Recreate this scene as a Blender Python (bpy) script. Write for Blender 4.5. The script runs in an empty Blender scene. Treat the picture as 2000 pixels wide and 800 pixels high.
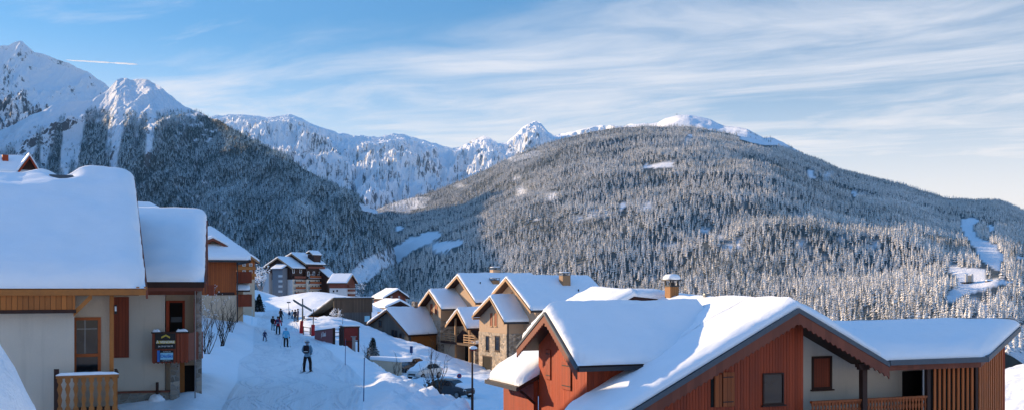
import bpy, bmesh, math, random
import numpy as np
from mathutils import Vector, Matrix, noise
random.seed(7); RNG = np.random.default_rng(7)
S = bpy.context.scene
COL = S.collection
FPX, CX, HY = 2000.0, 1000.0, 560.0          # focal length, principal column and horizon row in 2000 px units

def W(px, py, d):
    """point at depth d (metres along the view) seen at a place of the photograph"""
    return Vector(((px - CX) / FPX * d, d, (HY - py) / FPX * d))

# ------------------------------------------------------------------ helpers
def tag(o, label=None, cat=None, group=None, kind=None):
    if label: o['label'] = label
    if cat: o['category'] = cat
    if group: o['group'] = group
    if kind: o['kind'] = kind
    return o

class MB:
    def __init__(s): s.v = []; s.f = []; s.mi = []
    def add(s, vs, fs, m=0):
        n = len(s.v); s.v += [tuple(p) for p in vs]
        for f in fs: s.f.append(tuple(i + n for i in f)); s.mi.append(m)
        return s
    def box(s, x0, x1, y0, y1, z0, z1, m=0):
        if x0 > x1: x0, x1 = x1, x0
        if y0 > y1: y0, y1 = y1, y0
        if z0 > z1: z0, z1 = z1, z0
        return s.add([(x0,y0,z0),(x1,y0,z0),(x1,y1,z0),(x0,y1,z0),(x0,y0,z1),(x1,y0,z1),(x1,y1,z1),(x0,y1,z1)],
                     [(0,3,2,1),(4,5,6,7),(0,1,5,4),(1,2,6,5),(2,3,7,6),(3,0,4,7)], m)
    def prism(s, poly, axis, c0, c1, m=0):
        """poly of 2d points extruded along axis 'x','y' or 'z' from c0 to c1"""
        def P(p, c):
            return {'x': (c, p[0], p[1]), 'y': (p[0], c, p[1]), 'z': (p[0], p[1], c)}[axis]
        n = len(poly)
        vs = [P(p, c0) for p in poly] + [P(p, c1) for p in poly]
        fs = [tuple(range(n)), tuple(range(2*n-1, n-1, -1))] + [(i, i+n, (i+1) % n + n, (i+1) % n) for i in range(n)]
        return s.add(vs, fs, m)
    def loft(s, rings, cap=True, m=0):
        n = len(rings[0]); vs = [p for r in rings for p in r]; fs = []
        for k in range(len(rings)-1):
            for i in range(n):
                j = (i+1) % n
                fs.append((k*n+i, k*n+j, (k+1)*n+j, (k+1)*n+i))
        if cap:
            fs.append(tuple(reversed(range(n)))); fs.append(tuple(range((len(rings)-1)*n, len(rings)*n)))
        return s.add(vs, fs, m)
    def tube(s, pts, r, n=6, m=0):
        pts = [Vector(p) for p in pts]
        if not hasattr(r, '__len__'): r = [r]*len(pts)
        rings = []
        for i, p in enumerate(pts):
            d = (pts[min(i+1, len(pts)-1)] - pts[max(i-1, 0)])
            d = d.normalized() if d.length > 1e-9 else Vector((0,0,1))
            a = d.cross(Vector((0,0,1)) if abs(d.z) < .9 else Vector((1,0,0))).normalized(); b = d.cross(a)
            rings.append([tuple(p + (a*math.cos(2*math.pi*k/n) + b*math.sin(2*math.pi*k/n))*r[i]) for k in range(n)])
        return s.loft(rings, True, m)
    def hexa(s, p, m=0):
        return s.add(p, [(0,3,2,1),(4,5,6,7),(0,1,5,4),(1,2,6,5),(2,3,7,6),(3,0,4,7)], m)
    def blob(s, c, r, seg=8, rng=5, jit=0.0, m=0):
        rings = []
        for i in range(1, rng):
            t = math.pi*i/rng
            rings.append([(c[0]+r[0]*math.sin(t)*math.cos(2*math.pi*k/seg)*(1+random.uniform(-jit,jit)),
                           c[1]+r[1]*math.sin(t)*math.sin(2*math.pi*k/seg)*(1+random.uniform(-jit,jit)),
                           c[2]+r[2]*math.cos(t)*(1+random.uniform(-jit,jit))) for k in range(seg)])
        vs = [p for rr in rings for p in rr]+[(c[0],c[1],c[2]+r[2]),(c[0],c[1],c[2]-r[2])]; fs = []
        for k in range(len(rings)-1):
            for i in range(seg):
                j = (i+1) % seg; fs.append((k*seg+i, (k+1)*seg+i, (k+1)*seg+j, k*seg+j))
        T, B = len(vs)-2, len(vs)-1
        for i in range(seg):
            j = (i+1) % seg; fs.append((T, i, j)); q = (len(rings)-1)*seg; fs.append((B, q+j, q+i))
        return s.add(vs, fs, m)

def mkmesh(name, mb, smooth=False, recalc=True):
    me = bpy.data.meshes.new(name)
    me.from_pydata(mb.v, [], mb.f)
    if any(mb.mi): me.polygons.foreach_set('material_index', mb.mi)
    if recalc:
        bm = bmesh.new(); bm.from_mesh(me); bmesh.ops.recalc_face_normals(bm, faces=bm.faces); bm.to_mesh(me); bm.free()
    if smooth: me.polygons.foreach_set('use_smooth', [True]*len(me.polygons))
    me.update(); return me

def obj(name, mb, mats, parent=None, smooth=False, bevel=0, label=None, recalc=True, loc=None):
    me = mkmesh(name, mb, smooth, recalc) if isinstance(mb, MB) else mb
    for m in (mats if isinstance(mats, (list, tuple)) else [mats]): me.materials.append(m)
    o = bpy.data.objects.new(name, me); COL.objects.link(o)
    if parent is not None: o.parent = parent
    if loc is not None: o.location = loc
    if bevel:
        b = o.modifiers.new('edge', 'BEVEL'); b.width = bevel; b.segments = 2; b.limit_method = 'ANGLE'
    if label: o['label'] = label
    return o

def thing(name, label, cat, loc=(0,0,0), rz=0, group=None):
    o = bpy.data.objects.new(name, None); COL.objects.link(o); o.empty_display_size = .3
    o.location = loc; o.rotation_euler = (0,0,rz)
    return tag(o, label, cat, group)

def copy_tree(o, parent=None):
    c = o.copy(); COL.objects.link(c); c.parent = parent
    for ch in [x for x in o.children]: copy_tree(ch, c)
    return c

# ------------------------------------------------------------------ materials
class NT:
    def __init__(s, nt): s.nt = nt
    def n(s, t, **kw):
        nd = s.nt.nodes.new(t)
        for k, v in kw.items():
            if k.startswith('i_'):
                key = k[2:]; key = int(key) if key.isdigit() else key.replace('_', ' ')
                s.put(nd.inputs[key], v)
            else: setattr(nd, k, v)
        return nd
    def put(s, inp, v):
        if isinstance(v, bpy.types.NodeSocket): s.nt.links.new(v, inp)
        elif isinstance(v, bpy.types.Node): s.nt.links.new(v.outputs[0], inp)
        else: inp.default_value = v
    def math(s, op, a, b=None, c=None, clamp=False):
        m = s.n('ShaderNodeMath', operation=op, use_clamp=clamp); s.put(m.inputs[0], a)
        if b is not None: s.put(m.inputs[1], b)
        if c is not None: s.put(m.inputs[2], c)
        return m.outputs[0]
    def step(s, x, lo, hi, a=0.0, b=1.0):
        m = s.n('ShaderNodeMapRange', interpolation_type='SMOOTHSTEP')
        s.put(m.inputs[0], x); m.inputs[1].default_value = lo; m.inputs[2].default_value = hi
        m.inputs[3].default_value = a; m.inputs[4].default_value = b
        return m.outputs[0]
    def mix(s, f, a, b, mode='MIX'):
        m = s.n('ShaderNodeMix', data_type='RGBA', blend_type=mode)
        s.put(m.inputs[0], f); s.put(m.inputs[6], col(a)); s.put(m.inputs[7], col(b)); return m.outputs[2]
    def noise(s, vec, scale, detail=4, rough=.55, dist=0.0):
        n = s.n('ShaderNodeTexNoise'); 
        if vec is not None: s.put(n.inputs['Vector'], vec)
        n.inputs['Scale'].default_value = scale; n.inputs['Detail'].default_value = detail
        n.inputs['Roughness'].default_value = rough; n.inputs['Distortion'].default_value = dist
        return n.outputs[0]
    def vmul(s, vec, sc):
        m = s.n('ShaderNodeVectorMath', operation='MULTIPLY'); s.put(m.inputs[0], vec); m.inputs[1].default_value = sc; return m.outputs[0]
def col(c):
    if isinstance(c, (tuple, list)): return (c[0], c[1], c[2], 1.0)
    return c

def newmat(name):
    m = bpy.data.materials.new(name); m.use_nodes = True
    nt = m.node_tree; b = nt.nodes['Principled BSDF']
    return m, NT(nt), b
def bumpto(N, b, h, strength, dist):
    bp = N.n('ShaderNodeBump'); bp.inputs['Strength'].default_value = strength; bp.inputs['Distance'].default_value = dist
    N.put(bp.inputs['Height'], h); N.put(b.inputs['Normal'], bp.outputs[0])
def coords(N, kind='Object'):
    return N.n('ShaderNodeTexCoord').outputs[kind]

def m_plain(name, c, rough=.6, metal=0, var=.15, scale=6, spec=.3, bump=0.0):
    m, N, b = newmat(name); oc = coords(N)
    f = N.noise(oc, scale, 4)
    c2 = tuple(max(0, x*(1-var*2)) for x in c); c3 = tuple(min(1, x*(1+var)) for x in c)
    N.put(b.inputs['Base Color'], N.mix(f, c2, c3))
    b.inputs['Roughness'].default_value = rough; b.inputs['Metallic'].default_value = metal
    b.inputs['Specular IOR Level'].default_value = spec
    if bump: bumpto(N, b, N.noise(oc, scale*6, 3), bump, .02)
    return m

SNOWC = (.83, .865, .90)
def m_snow(name='snow', c=SNOWC, fine=14, bump=.35, big=1.6, dist=.05, rough=.55):
    m, N, b = newmat(name); oc = coords(N)
    n1 = N.noise(oc, big, 4, .5); n2 = N.noise(oc, fine, 5, .65)
    N.put(b.inputs['Base Color'], N.mix(n1, tuple(x*.97 for x in c), tuple(min(1, x*1.03) for x in c)))
    b.inputs['Roughness'].default_value = rough; b.inputs['Specular IOR Level'].default_value = .25
    rip = N.noise(N.vmul(oc, (.7, 3.4, 1.5)), 1.3, 4, .55, .8)      # faint wind crust
    n3 = N.noise(oc, fine*4, 3, .7)
    h = N.math('ADD', N.math('ADD', N.math('MULTIPLY', n1, 1.2), N.math('MULTIPLY', rip, .9)), N.math('ADD', N.math('MULTIPLY', n2, .40), N.math('MULTIPLY', n3, .12)))
    bumpto(N, b, h, bump, dist)
    return m

def m_wood(name, c, board=.14, axis=0, rough=.6, var=.35, groove=True, streak=9, spec=.25):
    """planks: colour differs from plank to plank, grain runs along the plank; axis = local axis the planks are counted along"""
    m, N, b = newmat(name); oc = coords(N)
    sep = N.n('ShaderNodeSeparateXYZ'); N.put(sep.inputs[0], oc)
    ax = sep.outputs[axis]
    k = N.math('DIVIDE', ax, board); fl = N.math('FLOOR', k); fr = N.math('FRACT', k)
    wn = N.n('ShaderNodeTexWhiteNoise', noise_dimensions='1D'); N.put(wn.inputs['W'], fl)
    sc = [1.2, 1.2, 1.2]; sc[axis] = 14; 
    if axis != 2: sc[2] = .9
    gr = N.noise(N.vmul(oc, tuple(sc)), streak, 5, .6)
    lo = tuple(x*(1-var) for x in c); hi = tuple(min(1, x*(1+var)) for x in c)
    f = N.math('ADD', N.math('MULTIPLY', wn.outputs[0], .5), N.math('MULTIPLY', gr, .5))
    wz = N.noise(N.vmul(oc, (1.6, 1.6, .45)), 1.0, 5, .65)
    base = N.mix(N.step(wz, .35, .75, 0, .55), N.mix(f, lo, hi), tuple(x*.55+.012 for x in c))
    if groove:
        e = N.math('MINIMUM', fr, N.math('SUBTRACT', 1.0, fr)); g = N.step(e, .02, .07)
        base = N.mix(g, tuple(x*.25 for x in c), base)
        h = N.math('ADD', N.math('MULTIPLY', g, 1.0), N.math('MULTIPLY', gr, .15))
        bumpto(N, b, h, .7, .012)
    else: bumpto(N, b, gr, .3, .006)
    N.put(b.inputs['Base Color'], base); b.inputs['Roughness'].default_value = rough; b.inputs['Specular IOR Level'].default_value = spec
    return m

def m_stone(name, c=(.30,.27,.23), scale=3.2):
    m, N, b = newmat(name); oc = coords(N)
    w = N.n('ShaderNodeVectorMath', operation='ADD'); N.put(w.inputs[0], N.vmul(oc, (1,1,1.6)))
    nn = N.n('ShaderNodeTexNoise'); nn.inputs['Scale'].default_value = 3; N.put(nn.inputs['Vector'], oc)
    N.put(w.inputs[1], N.vmul(nn.outputs[1], (.25,.25,.25)))
    v = N.n('ShaderNodeTexVoronoi'); v.inputs['Scale'].default_value = scale; N.put(v.inputs['Vector'], w.outputs[0])
    e = N.n('ShaderNodeTexVoronoi', feature='DISTANCE_TO_EDGE'); e.inputs['Scale'].default_value = scale; N.put(e.inputs['Vector'], w.outputs[0])
    sp = N.n('ShaderNodeSeparateColor'); N.put(sp.inputs[0], v.outputs['Color'])
    cc = N.mix(sp.outputs[0], tuple(x*.45 for x in c), tuple(min(1,x*1.6) for x in c))
    cc = N.mix(N.math('MULTIPLY', sp.outputs[1], .35), cc, (.34,.22,.12))
    g = N.step(e.outputs['Distance'], .02, .08)
    cc = N.mix(g, (.36,.34,.31), cc)
    fn = N.noise(oc, 22, 4)
    cc = N.mix(N.math('MULTIPLY', fn, .3), cc, (.1,.09,.08))
    N.put(b.inputs['Base Color'], cc); b.inputs['Roughness'].default_value = .85
    bumpto(N, b, N.math('ADD', g, N.math('MULTIPLY', fn, .4)), .8, .03)
    return m

def m_stucco(name, c):
    m, N, b = newmat(name); oc = coords(N)
    n1 = N.noise(oc, .8, 4); n2 = N.noise(oc, 38, 5, .7)
    cc = N.mix(n1, tuple(x*.86 for x in c), tuple(x*1.06 for x in c))
    cc = N.mix(N.step(n2, .35, .75, 0, .28), cc, tuple(x*.55 for x in c))
    dr = N.noise(N.vmul(oc, (3.2, 3.2, .22)), 1.0, 6, .7)
    cc = N.mix(N.step(dr, .48, .72, 0, .30), cc, tuple(x*.62 for x in c))
    N.put(b.inputs['Base Color'], cc); b.inputs['Roughness'].default_value = .9; b.inputs['Specular IOR Level'].default_value = .1
    bumpto(N, b, n2, .6, .012)
    return m

def m_glass(name, c=(.008,.010,.013)):
    m, N, b = newmat(name); oc = coords(N)
    N.put(b.inputs['Base Color'], N.mix(N.noise(oc, 2.2, 3), tuple(x*.4 for x in c), tuple(x*2.2 for x in c)))
    b.inputs['Roughness'].default_value = .05; b.inputs['Specular IOR Level'].default_value = .35
    return m

M = {}
HAZE = 1.2e-5
M['snow'] = m_snow()
M['rough_snow'] = m_snow('trampled_snow', fine=7, bump=.6, big=1.1, dist=.12)
M['wood_orange'] = m_wood('orange_planks', (.44,.14,.03), .17, 0)
M['wood_orange_plain'] = m_wood('orange_timber', (.42,.15,.035), .3, 1, groove=False)
M['wood_red'] = m_wood('red_brown_planks', (.34,.050,.014), .13, 0, groove=False, var=.35)
M['wood_red_v'] = m_wood('red_brown_planks_side', (.34,.050,.014), .11, 1)
M['wood_barge'] = m_wood('brown_bargeboard', (.20,.055,.03), .3, 0, groove=False)
M['wood_dark'] = m_wood('dark_timber', (.045,.016,.010), .2, 0, groove=False)
M['wood_tan'] = m_wood('pale_timber', (.42,.24,.12), .2, 1, groove=False, var=.2)
M['wood_tan_planks'] = m_wood('pale_planks', (.36,.21,.11), .16, 1, var=.2)
M['wood_old'] = m_wood('weathered_planks', (.085,.062,.045), .22, 0, var=.5)
M['wood_grey'] = m_wood('grey_planks', (.10,.105,.10), .25, 1, var=.4)
M['chimney_wood'] = m_wood('chimney_cladding', (.34,.15,.05), .10, 0, var=.25)
M['shutter'] = m_wood('shutter_planks', (.26,.05,.02), .12, 0)
M['stucco'] = m_stucco('grey_cream_render', (.63,.55,.45))
M['stucco_warm'] = m_stucco('warm_render', (.60,.47,.34))
M['stucco_tan'] = m_stucco('tan_render', (.50,.36,.25))
M['white_wall'] = m_plain('white_render', (.58,.58,.58), .9)
M['cream_wall'] = m_plain('cream_render', (.70,.60,.48), .9)
M['grey_wall'] = m_plain('grey_render', (.20,.21,.23), .9)
M['wood_grey2'] = m_wood('blue_grey_planks', (.075,.08,.085), .2, 0, var=.4)
M['wood_redor'] = m_wood('red_orange_timber', (.36,.085,.018), .3, 1, groove=False)
M['wood_honey'] = m_wood('honey_balusters', (.36,.13,.03), .24, 0, groove=False)
M['wood_rust'] = m_wood('rust_planks', (.36,.085,.02), .17, 0)
M['stone'] = m_stone('rubble_stone')
M['stone_tan'] = m_stone('tan_rubble_stone', (.41,.32,.23), 2.6)
M['glass'] = m_glass('window_glass')
M['slate'] = m_plain('slate_metal', (.075,.095,.115), .5, 0, .15, 8)
M['gutter'] = m_plain('dark_gutter', (.03,.03,.035), .45)
M['black'] = m_plain('black_paint', (.012,.012,.013), .5)
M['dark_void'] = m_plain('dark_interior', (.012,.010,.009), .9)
M['metal'] = m_plain('grey_metal', (.22,.23,.24), .4, .7)
M['red'] = m_plain('red_pad', (.42,.015,.02), .55)
M['red_panel'] = m_plain('dark_red_board', (.17,.014,.012), .5, 0, .12, 3)
M['white'] = m_plain('white_paint', (.75,.75,.74), .5)
M['yellow'] = m_plain('yellow_paint', (.62,.45,.06), .5)
M['blue'] = m_plain('blue_paint', (.02,.16,.55), .5)
M['sky_blue'] = m_plain('pale_blue_paint', (.28,.60,.78), .5)
M['marker_blue'] = m_plain('dark_blue_paint', (.02,.05,.16), .5)
M['wood_arm'] = m_wood('grey_green_timber', (.12,.16,.17), .3, 0, groove=False)
M['frost_twig'] = m_plain('frosted_twig', (.35,.30,.27), .9)
m_, N_, b_ = newmat('ice_trail'); tr_ = N_.n('ShaderNodeBsdfTranslucent'); tr_.inputs[0].default_value = (.95,.95,.95,1); mx_ = N_.n('ShaderNodeMixShader'); mx_.inputs[0].default_value = .6
b_.inputs['Base Color'].default_value = (.95,.95,.95,1); N_.put(mx_.inputs[1], b_.outputs[0]); N_.put(mx_.inputs[2], tr_.outputs[0]); N_.put(m_.node_tree.nodes['Material Output'].inputs[0], mx_.outputs[0]); M['ice_trail'] = m_
M['bark'] = m_plain('bark', (.06,.045,.035), .9, 0, .3, 12, .1, .5)

# ------------------------------------------------------------------ camera, sun, sky
cam = bpy.data.cameras.new('camera'); camo = bpy.data.objects.new('camera', cam); COL.objects.link(camo)
cam.sensor_width = 36; cam.lens = 36.0*FPX/2000.0; cam.shift_y = (HY - 400)/2000.0
cam.clip_start = .5; cam.clip_end = 60000
camo.location = (0,0,0); camo.rotation_euler = (math.radians(90), 0, 0)
S.camera = camo
SUN_EL = math.radians(17.2)
sdir = Vector((-.845, .525, 0)).normalized()*math.cos(SUN_EL) + Vector((0,0,math.sin(SUN_EL)))   # towards the sun
sun = bpy.data.lights.new('sun', 'SUN'); suno = bpy.data.objects.new('sun', sun); COL.objects.link(suno)
sun.energy = 5.0; sun.angle = math.radians(.5); sun.color = (1.0, .73, .44)
suno.rotation_euler = sdir.to_track_quat('Z', 'Y').to_euler(); suno.location = (-60, 0, 60)

world = bpy.data.worlds.new('World'); S.world = world; world.use_nodes = True
wt = world.node_tree; wt.nodes.clear(); N = NT(wt)
sky = N.n('ShaderNodeTexSky', sky_type='NISHITA'); sky.sun_disc = False
sky.sun_elevation = SUN_EL; sky.sun_rotation = math.atan2(sdir.x, sdir.y)
sky.altitude = 1600; sky.air_density = 1.0; sky.dust_density = .3; sky.ozone_density = 3.0
hs = N.n('ShaderNodeHueSaturation'); hs.inputs['Saturation'].default_value = 1.0; hs.inputs['Value'].default_value = 1.0
N.put(hs.inputs['Color'], N.mix(1.0, sky.outputs[0], (.69,1.02,1.05), 'MULTIPLY'))
dirv = N.n('ShaderNodeTexCoord').outputs['Generated']
sp = N.n('ShaderNodeSeparateXYZ'); N.put(sp.inputs[0], dirv)
hs.inputs['Hue'].default_value = .505
N.put(hs.inputs['Value'], N.step(sp.outputs[2], .22, .75, .52, 1.5))     # deeper blue low down, brighter overhead
zc = N.math('MAXIMUM', sp.outputs[2], .012)
p = N.math('DIVIDE', sp.outputs[0], zc); q = N.math('DIVIDE', sp.outputs[1], zc)
cmb = N.n('ShaderNodeCombineXYZ')                  # cirrus deck: along = streak direction, across = perpendicular
along = N.math('SUBTRACT', N.math('MULTIPLY', p, .85), N.math('MULTIPLY', q, .53))
across = N.math('ADD', N.math('MULTIPLY', p, .53), N.math('MULTIPLY', q, .85))
N.put(cmb.inputs[0], N.math('MULTIPLY', along, .62)); N.put(cmb.inputs[1], across)
wrp = N.n('ShaderNodeTexNoise'); wrp.inputs['Scale'].default_value = .55; wrp.inputs['Detail'].default_value = 3; N.put(wrp.inputs['Vector'], cmb)
wv = N.n('ShaderNodeVectorMath', operation='MULTIPLY_ADD'); N.put(wv.inputs[0], wrp.outputs[1]); wv.inputs[1].default_value = (1.5,1.7,0); N.put(wv.inputs[2], cmb.outputs[0])
st1 = N.noise(wv.outputs[0], .85, 7, .58)
st2 = N.noise(N.vmul(wv.outputs[0], (1.0,1.7,1)), 1.5, 7, .66)
edge = N.math('ADD', across, N.math('MULTIPLY', N.math('SUBTRACT', st1, .5), 2.6))
cov = N.step(edge, 2.75, 4.3)
stz = N.math('ADD', N.math('MULTIPLY', st1, .62), N.math('MULTIPLY', st2, .38))
streak = N.step(stz, .34, .66)
wisp = N.step(stz, .52, .72, 0, .5)
dens = N.math('MAXIMUM', N.math('MULTIPLY', cov, N.math('ADD', N.math('MULTIPLY', streak, .62), .26)), wisp)
low = N.step(sp.outputs[2], .25, .05)              # thickening veil towards the horizon
dens = N.math('MAXIMUM', dens, N.math('MULTIPLY', low, .90), clamp=True)
ccol = N.mix(low, (3.6,3.6,3.8), (4.6,4.1,3.75))
skyc = N.mix(dens, hs.outputs[0], ccol)
bg = N.n('ShaderNodeBackground'); N.put(bg.inputs[0], skyc); bg.inputs[1].default_value = .15
wo = N.n('ShaderNodeOutputWorld'); N.put(wo.inputs[0], bg)
S.view_settings.view_transform = 'Standard'; S.view_settings.look = 'None'; S.view_settings.gamma = 1.0
S.view_settings.exposure = 0.8; S.view_settings.use_curve_mapping = False
S.cycles.max_bounces = 6; S.cycles.diffuse_bounces = 3; S.cycles.glossy_bounces = 2; S.cycles.transparent_max_bounces = 4
S.cycles.use_denoising = True
# ------------------------------------------------------------------ the village ground
CP = [(W(*a)) for a in [
 (450,800,40),(700,800,40),(600,728,57),(640,760,48),(558,678,81),(518,667,90),(543,652,104),(530,640,120),(560,700,68.6),(520,690,73.8),(600,690,73.8),(570,712,63.2),(520,712,63.2),(630,690,73.8),(500,728,57),(470,752,50),(560,760,48),(500,800,40),(548,627,142),(575,630,130),
 (522,603,180),(502,588,215),(520,578,300),(560,584,340),(600,591,400),(640,598,450),(540,593,220),(600,599,260),(560,588,450),(530,582,400),(620,597,500),(580,586,540),(545,583,600),(478,590,190),(512,573,540),(640,593,540),(700,600,520),
 (240,818,38.5),(300,818,38.5),(340,806,40),(200,818,37),(392,742,50),(420,692,62),(440,662,80),(462,629,98),(400,765,46),(488,618,130),(440,625,110),
 (900,800,40),(800,760,48),(700,713,62),(660,684,77),(612,657,99),(592,642,116),
 (640,624,120),(600,622,130),(700,633,122),(741,653,120),(775,662,120),(820,672,118),(690,622,150),(640,612,160),
 (697,692,87),(760,697,110),(820,695,112),(830,738,95),(760,722,104),(895,778,80),(980,785,80),(860,700,128),(955,735,108),(930,712,125),
 (760,602,230),(800,612,200),(740,606,300),(830,640,160),
 (1965,770,62),(1990,735,64)]]
CP += [Vector(a) for a in [(0,0,-5.5),(-4,22,-5),(6,22,-6),(-14,20,-5),(-26,30,-4.5),(-40,50,-4),(30,30,-8.5),(60,20,-6),(60,70,-5.5),
 (-2.2,48,-7),(.4,48,-8.8),(1.5,40,-8.8),(-6.6,62,-6.8),(-4.2,62,-8.4),(-10.4,77,-6.8),(-8,77,-8.2),(10,45,-9.3),(20,52,-9.3),(12,70,-9.3),(22,34,-9.3),
 (30,90,-10),(15,130,-10),(60,130,-12),(-20,250,-10),(30,250,-22),(120,250,-24),(0,400,-45),(120,420,-50),(-60,600,-36),(-120,640,-20),
 (20,700,-80),(200,700,-88),(-200,700,-20),(160,100,-14),(-34,180,-2),(-45,230,-1),(-80,300,1),(-70,150,-1),(-60,100,-2),(-150,540,0),(-240,560,4),(-240,300,4),(-150,120,3)]]
CPX = np.array([[c.x, c.y] for c in CP]); CPZ = np.array([c.z for c in CP])
def _k(r2): return np.where(r2 > 1e-9, .5*r2*np.log(np.maximum(r2, 1e-9)), 0.0)
def _warp(P):            # distances are compared on a log-depth scale so near detail and far slopes both come out smooth
    y = P[:,1] + 25.0
    return np.stack([P[:,0]/y*3.0, np.log(y)*2.0], 1)
CW = _warp(CPX); n_ = len(CW)
A_ = np.zeros((n_+3, n_+3)); D2 = ((CW[:,None]-CW[None])**2).sum(-1)
A_[:n_,:n_] = _k(D2) + np.eye(n_)*2e-4; A_[:n_,n_] = 1; A_[:n_,n_+1:] = CW; A_[n_:,:n_] = A_[:n_,n_:].T
TW = np.linalg.solve(A_, np.concatenate([CPZ, [0,0,0]]))
def sstep(x, a, b):
    t = np.clip((x-a)/(b-a), 0, 1); return t*t*(3-2*t)
def gz(X, Y):
    X = np.atleast_1d(np.asarray(X, float)); Y = np.atleast_1d(np.asarray(Y, float))
    q = _warp(np.stack([X, Y], 1)); out = np.empty(len(X))
    for i in range(0, len(X), 20000):
        qq = q[i:i+20000]; d2 = ((qq[:,None]-CW[None])**2).sum(-1)
        out[i:i+20000] = _k(d2)@TW[:n_] + TW[n_] + qq@TW[n_+1:]
    # hillside climbing away behind the left-hand chalets
    s = -X/np.maximum(Y, 20.0)
    g = np.interp(s, [.0,.245,.29,.315,.36,.46,.8,1.4], [-1.5,-1.2,-.10,-.01,.045,.085,.13,.2])
    m = np.interp(Y, [60,90,130,170,300,420], [0,.3,.6,.8,1.0,1.0])
    hill = np.where(Y > 50, np.where(g > 0, Y*g*m, Y*g), -1e3) - 14*(1-sstep(Y, 62, 108))
    w = sstep(hill - out, -1.5, 1.5)
    out = out*(1-w) + np.maximum(hill, out)*w
    h2 = np.interp(Y, [44,62,124,131,150,180,220], [-4.5,11,11,4.5,3.6,3.0,4.0])  # hidden crest added to cast shade over the piste
    x0 = np.maximum(37, .33*Y)
    h2 = -3.8 + (h2+3.8)*sstep(-X, x0, x0+13)
    k2 = (-X > x0) & (Y > 40) & (Y < 260)
    out = np.where(k2, np.maximum(out, h2), out)
    # the bank that carries the piste: level top, sharp crest, steep side down to the car park
    cr = np.interp(Y, [20,40,48,62,77,99,116], [3.5,-2.0,-4.8,-9.3,-13.1,-19.2,-23.7])
    dx = X-cr
    pf = np.interp(Y, [30,70,100,125], [-9.3,-8.9,-8.6,-8.8]) - .35*np.clip((X+2)/8, 0, 1)
    bank = -4.8 + (pf+4.8)*sstep(dx, -.4, 7.5)
    wy = sstep(Y, 28, 36)*(1-sstep(Y, 98, 112)); wx = sstep(dx, -2.5, .0)*(1-sstep(X, 18, 26))
    out = out*(1-wy*wx) + bank*wy*wx
    return out
def gz1(x, y): return float(gz([x], [y])[0])
def gp(px, py, d0):
    """ground point seen at px,py near depth d0"""
    best = None
    for d in np.linspace(d0*.8, d0*1.25, 60):
        p = W(px, py, d); e = abs(p.z - gz1(p.x, p.y))
        if best is None or e < best[0]: best = (e, p)
    return Vector((best[1].x, best[1].y, gz1(best[1].x, best[1].y)))

LEFT_EDGE = [(40,-11.6),(52,-14.2),(62,-16.8),(75,-19.2),(95,-24.2),(130,-32.5),(180,-43.5)]
RIGHT_EDGE = [(40,-5.6),(55,-7.8),(66,-10.6),(80,-14.2),(100,-19.3),(118,-24.4),(132,-27.8),(180,-39)]
def pedge(E, Y): return np.interp(Y, [e[0] for e in E], [e[1] for e in E])
def hn(x, y, sc, oct=3):
    return noise.fractal(Vector((x/sc, y/sc, 3.7)), 1.0, 2.0, oct)
def roughness(X, Y):
    """lumps of loose and trampled snow beside the groomed run"""
    L = pedge(LEFT_EDGE, Y); R = pedge(RIGHT_EDGE, Y)
    out = np.zeros(len(X))
    for i in range(len(X)):
        x, y = X[i], Y[i]
        off = max(L[i]-x, x-R[i])
        if y > 260 or y < 22: k = .5
        k = float(np.clip(off/1.6, 0, 1))
        lb = L[i]-x                             # bank pushed up along the left edge
        if lb > 0 and 34 < y < 130: out[i] += .85*float(sstep(lb, .1, 1.3))*(1-float(sstep(lb, 1.3, 5.5))*.75)*float(sstep(y, 38, 48))*(1+.5*hn(x, y, 3.0, 2))
        if y < 240:
            a = .24*hn(x, y, 2.6) + .17*hn(x+50, y, .9, 3)
            if 0 < x-R[i] < 4.0 and y < 110: a += .30*abs(hn(x, y, 1.1, 3))*2
            out[i] = a*k + .02*hn(x, y, 3)*(1-k)
            # a soft ridge thrown up by the groomer along both edges
            if y < 170:
                out[i] += .32*math.exp(-((off-1.0)/.7)**2)*(.6+.5*hn(x, y*1.0, 4, 2))
        else: out[i] = .5*hn(x, y, 18)
    return out

ys = np.concatenate([np.linspace(-8, 34, 22), np.linspace(34.6, 132, 300), np.linspace(133, 260, 90), np.linspace(264, 780, 70)])
nu = 330
rows = []
for y in ys:
    half = max(48.0, .66*(y+20)); 
    u = np.linspace(-1, 1, nu); u = np.sign(u)*np.abs(u)**1.25
    rows.append(u*half)
GX = np.array(rows); GY = np.repeat(ys[:,None], nu, 1)
GX[:, 0] -= 200; GX[:, -1] += 260
fx, fy = GX.ravel(), GY.ravel()
GZ = gz(fx, fy) + roughness(fx, fy)
fade = sstep(fy, 700, 780); GZ = GZ*(1-fade) + np.minimum(GZ, -150)*fade
def gridmesh(name, P, nr, nc, smooth=True):
    me = bpy.data.meshes.new(name)
    idx = np.arange(nr*nc).reshape(nr, nc)
    F = np.stack([idx[:-1,:-1], idx[:-1,1:], idx[1:,1:], idx[1:,:-1]], -1).reshape(-1, 4)
    me.vertices.add(nr*nc); me.vertices.foreach_set('co', P.astype('f').ravel())
    me.loops.add(F.size); me.loops.foreach_set('vertex_index', F.ravel().astype('i'))
    me.polygons.add(len(F)); me.polygons.foreach_set('loop_start', np.arange(0, F.size, 4).astype('i'))
    me.polygons.foreach_set('use_smooth', np.full(len(F), smooth)); me.update(calc_edges=True); me.validate()
    return me
gm = gridmesh('ground', np.stack([fx, fy, GZ], 1), len(ys), nu)
ground = obj('ground', gm, M['rough_snow']); tag(ground, kind='structure')

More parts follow.
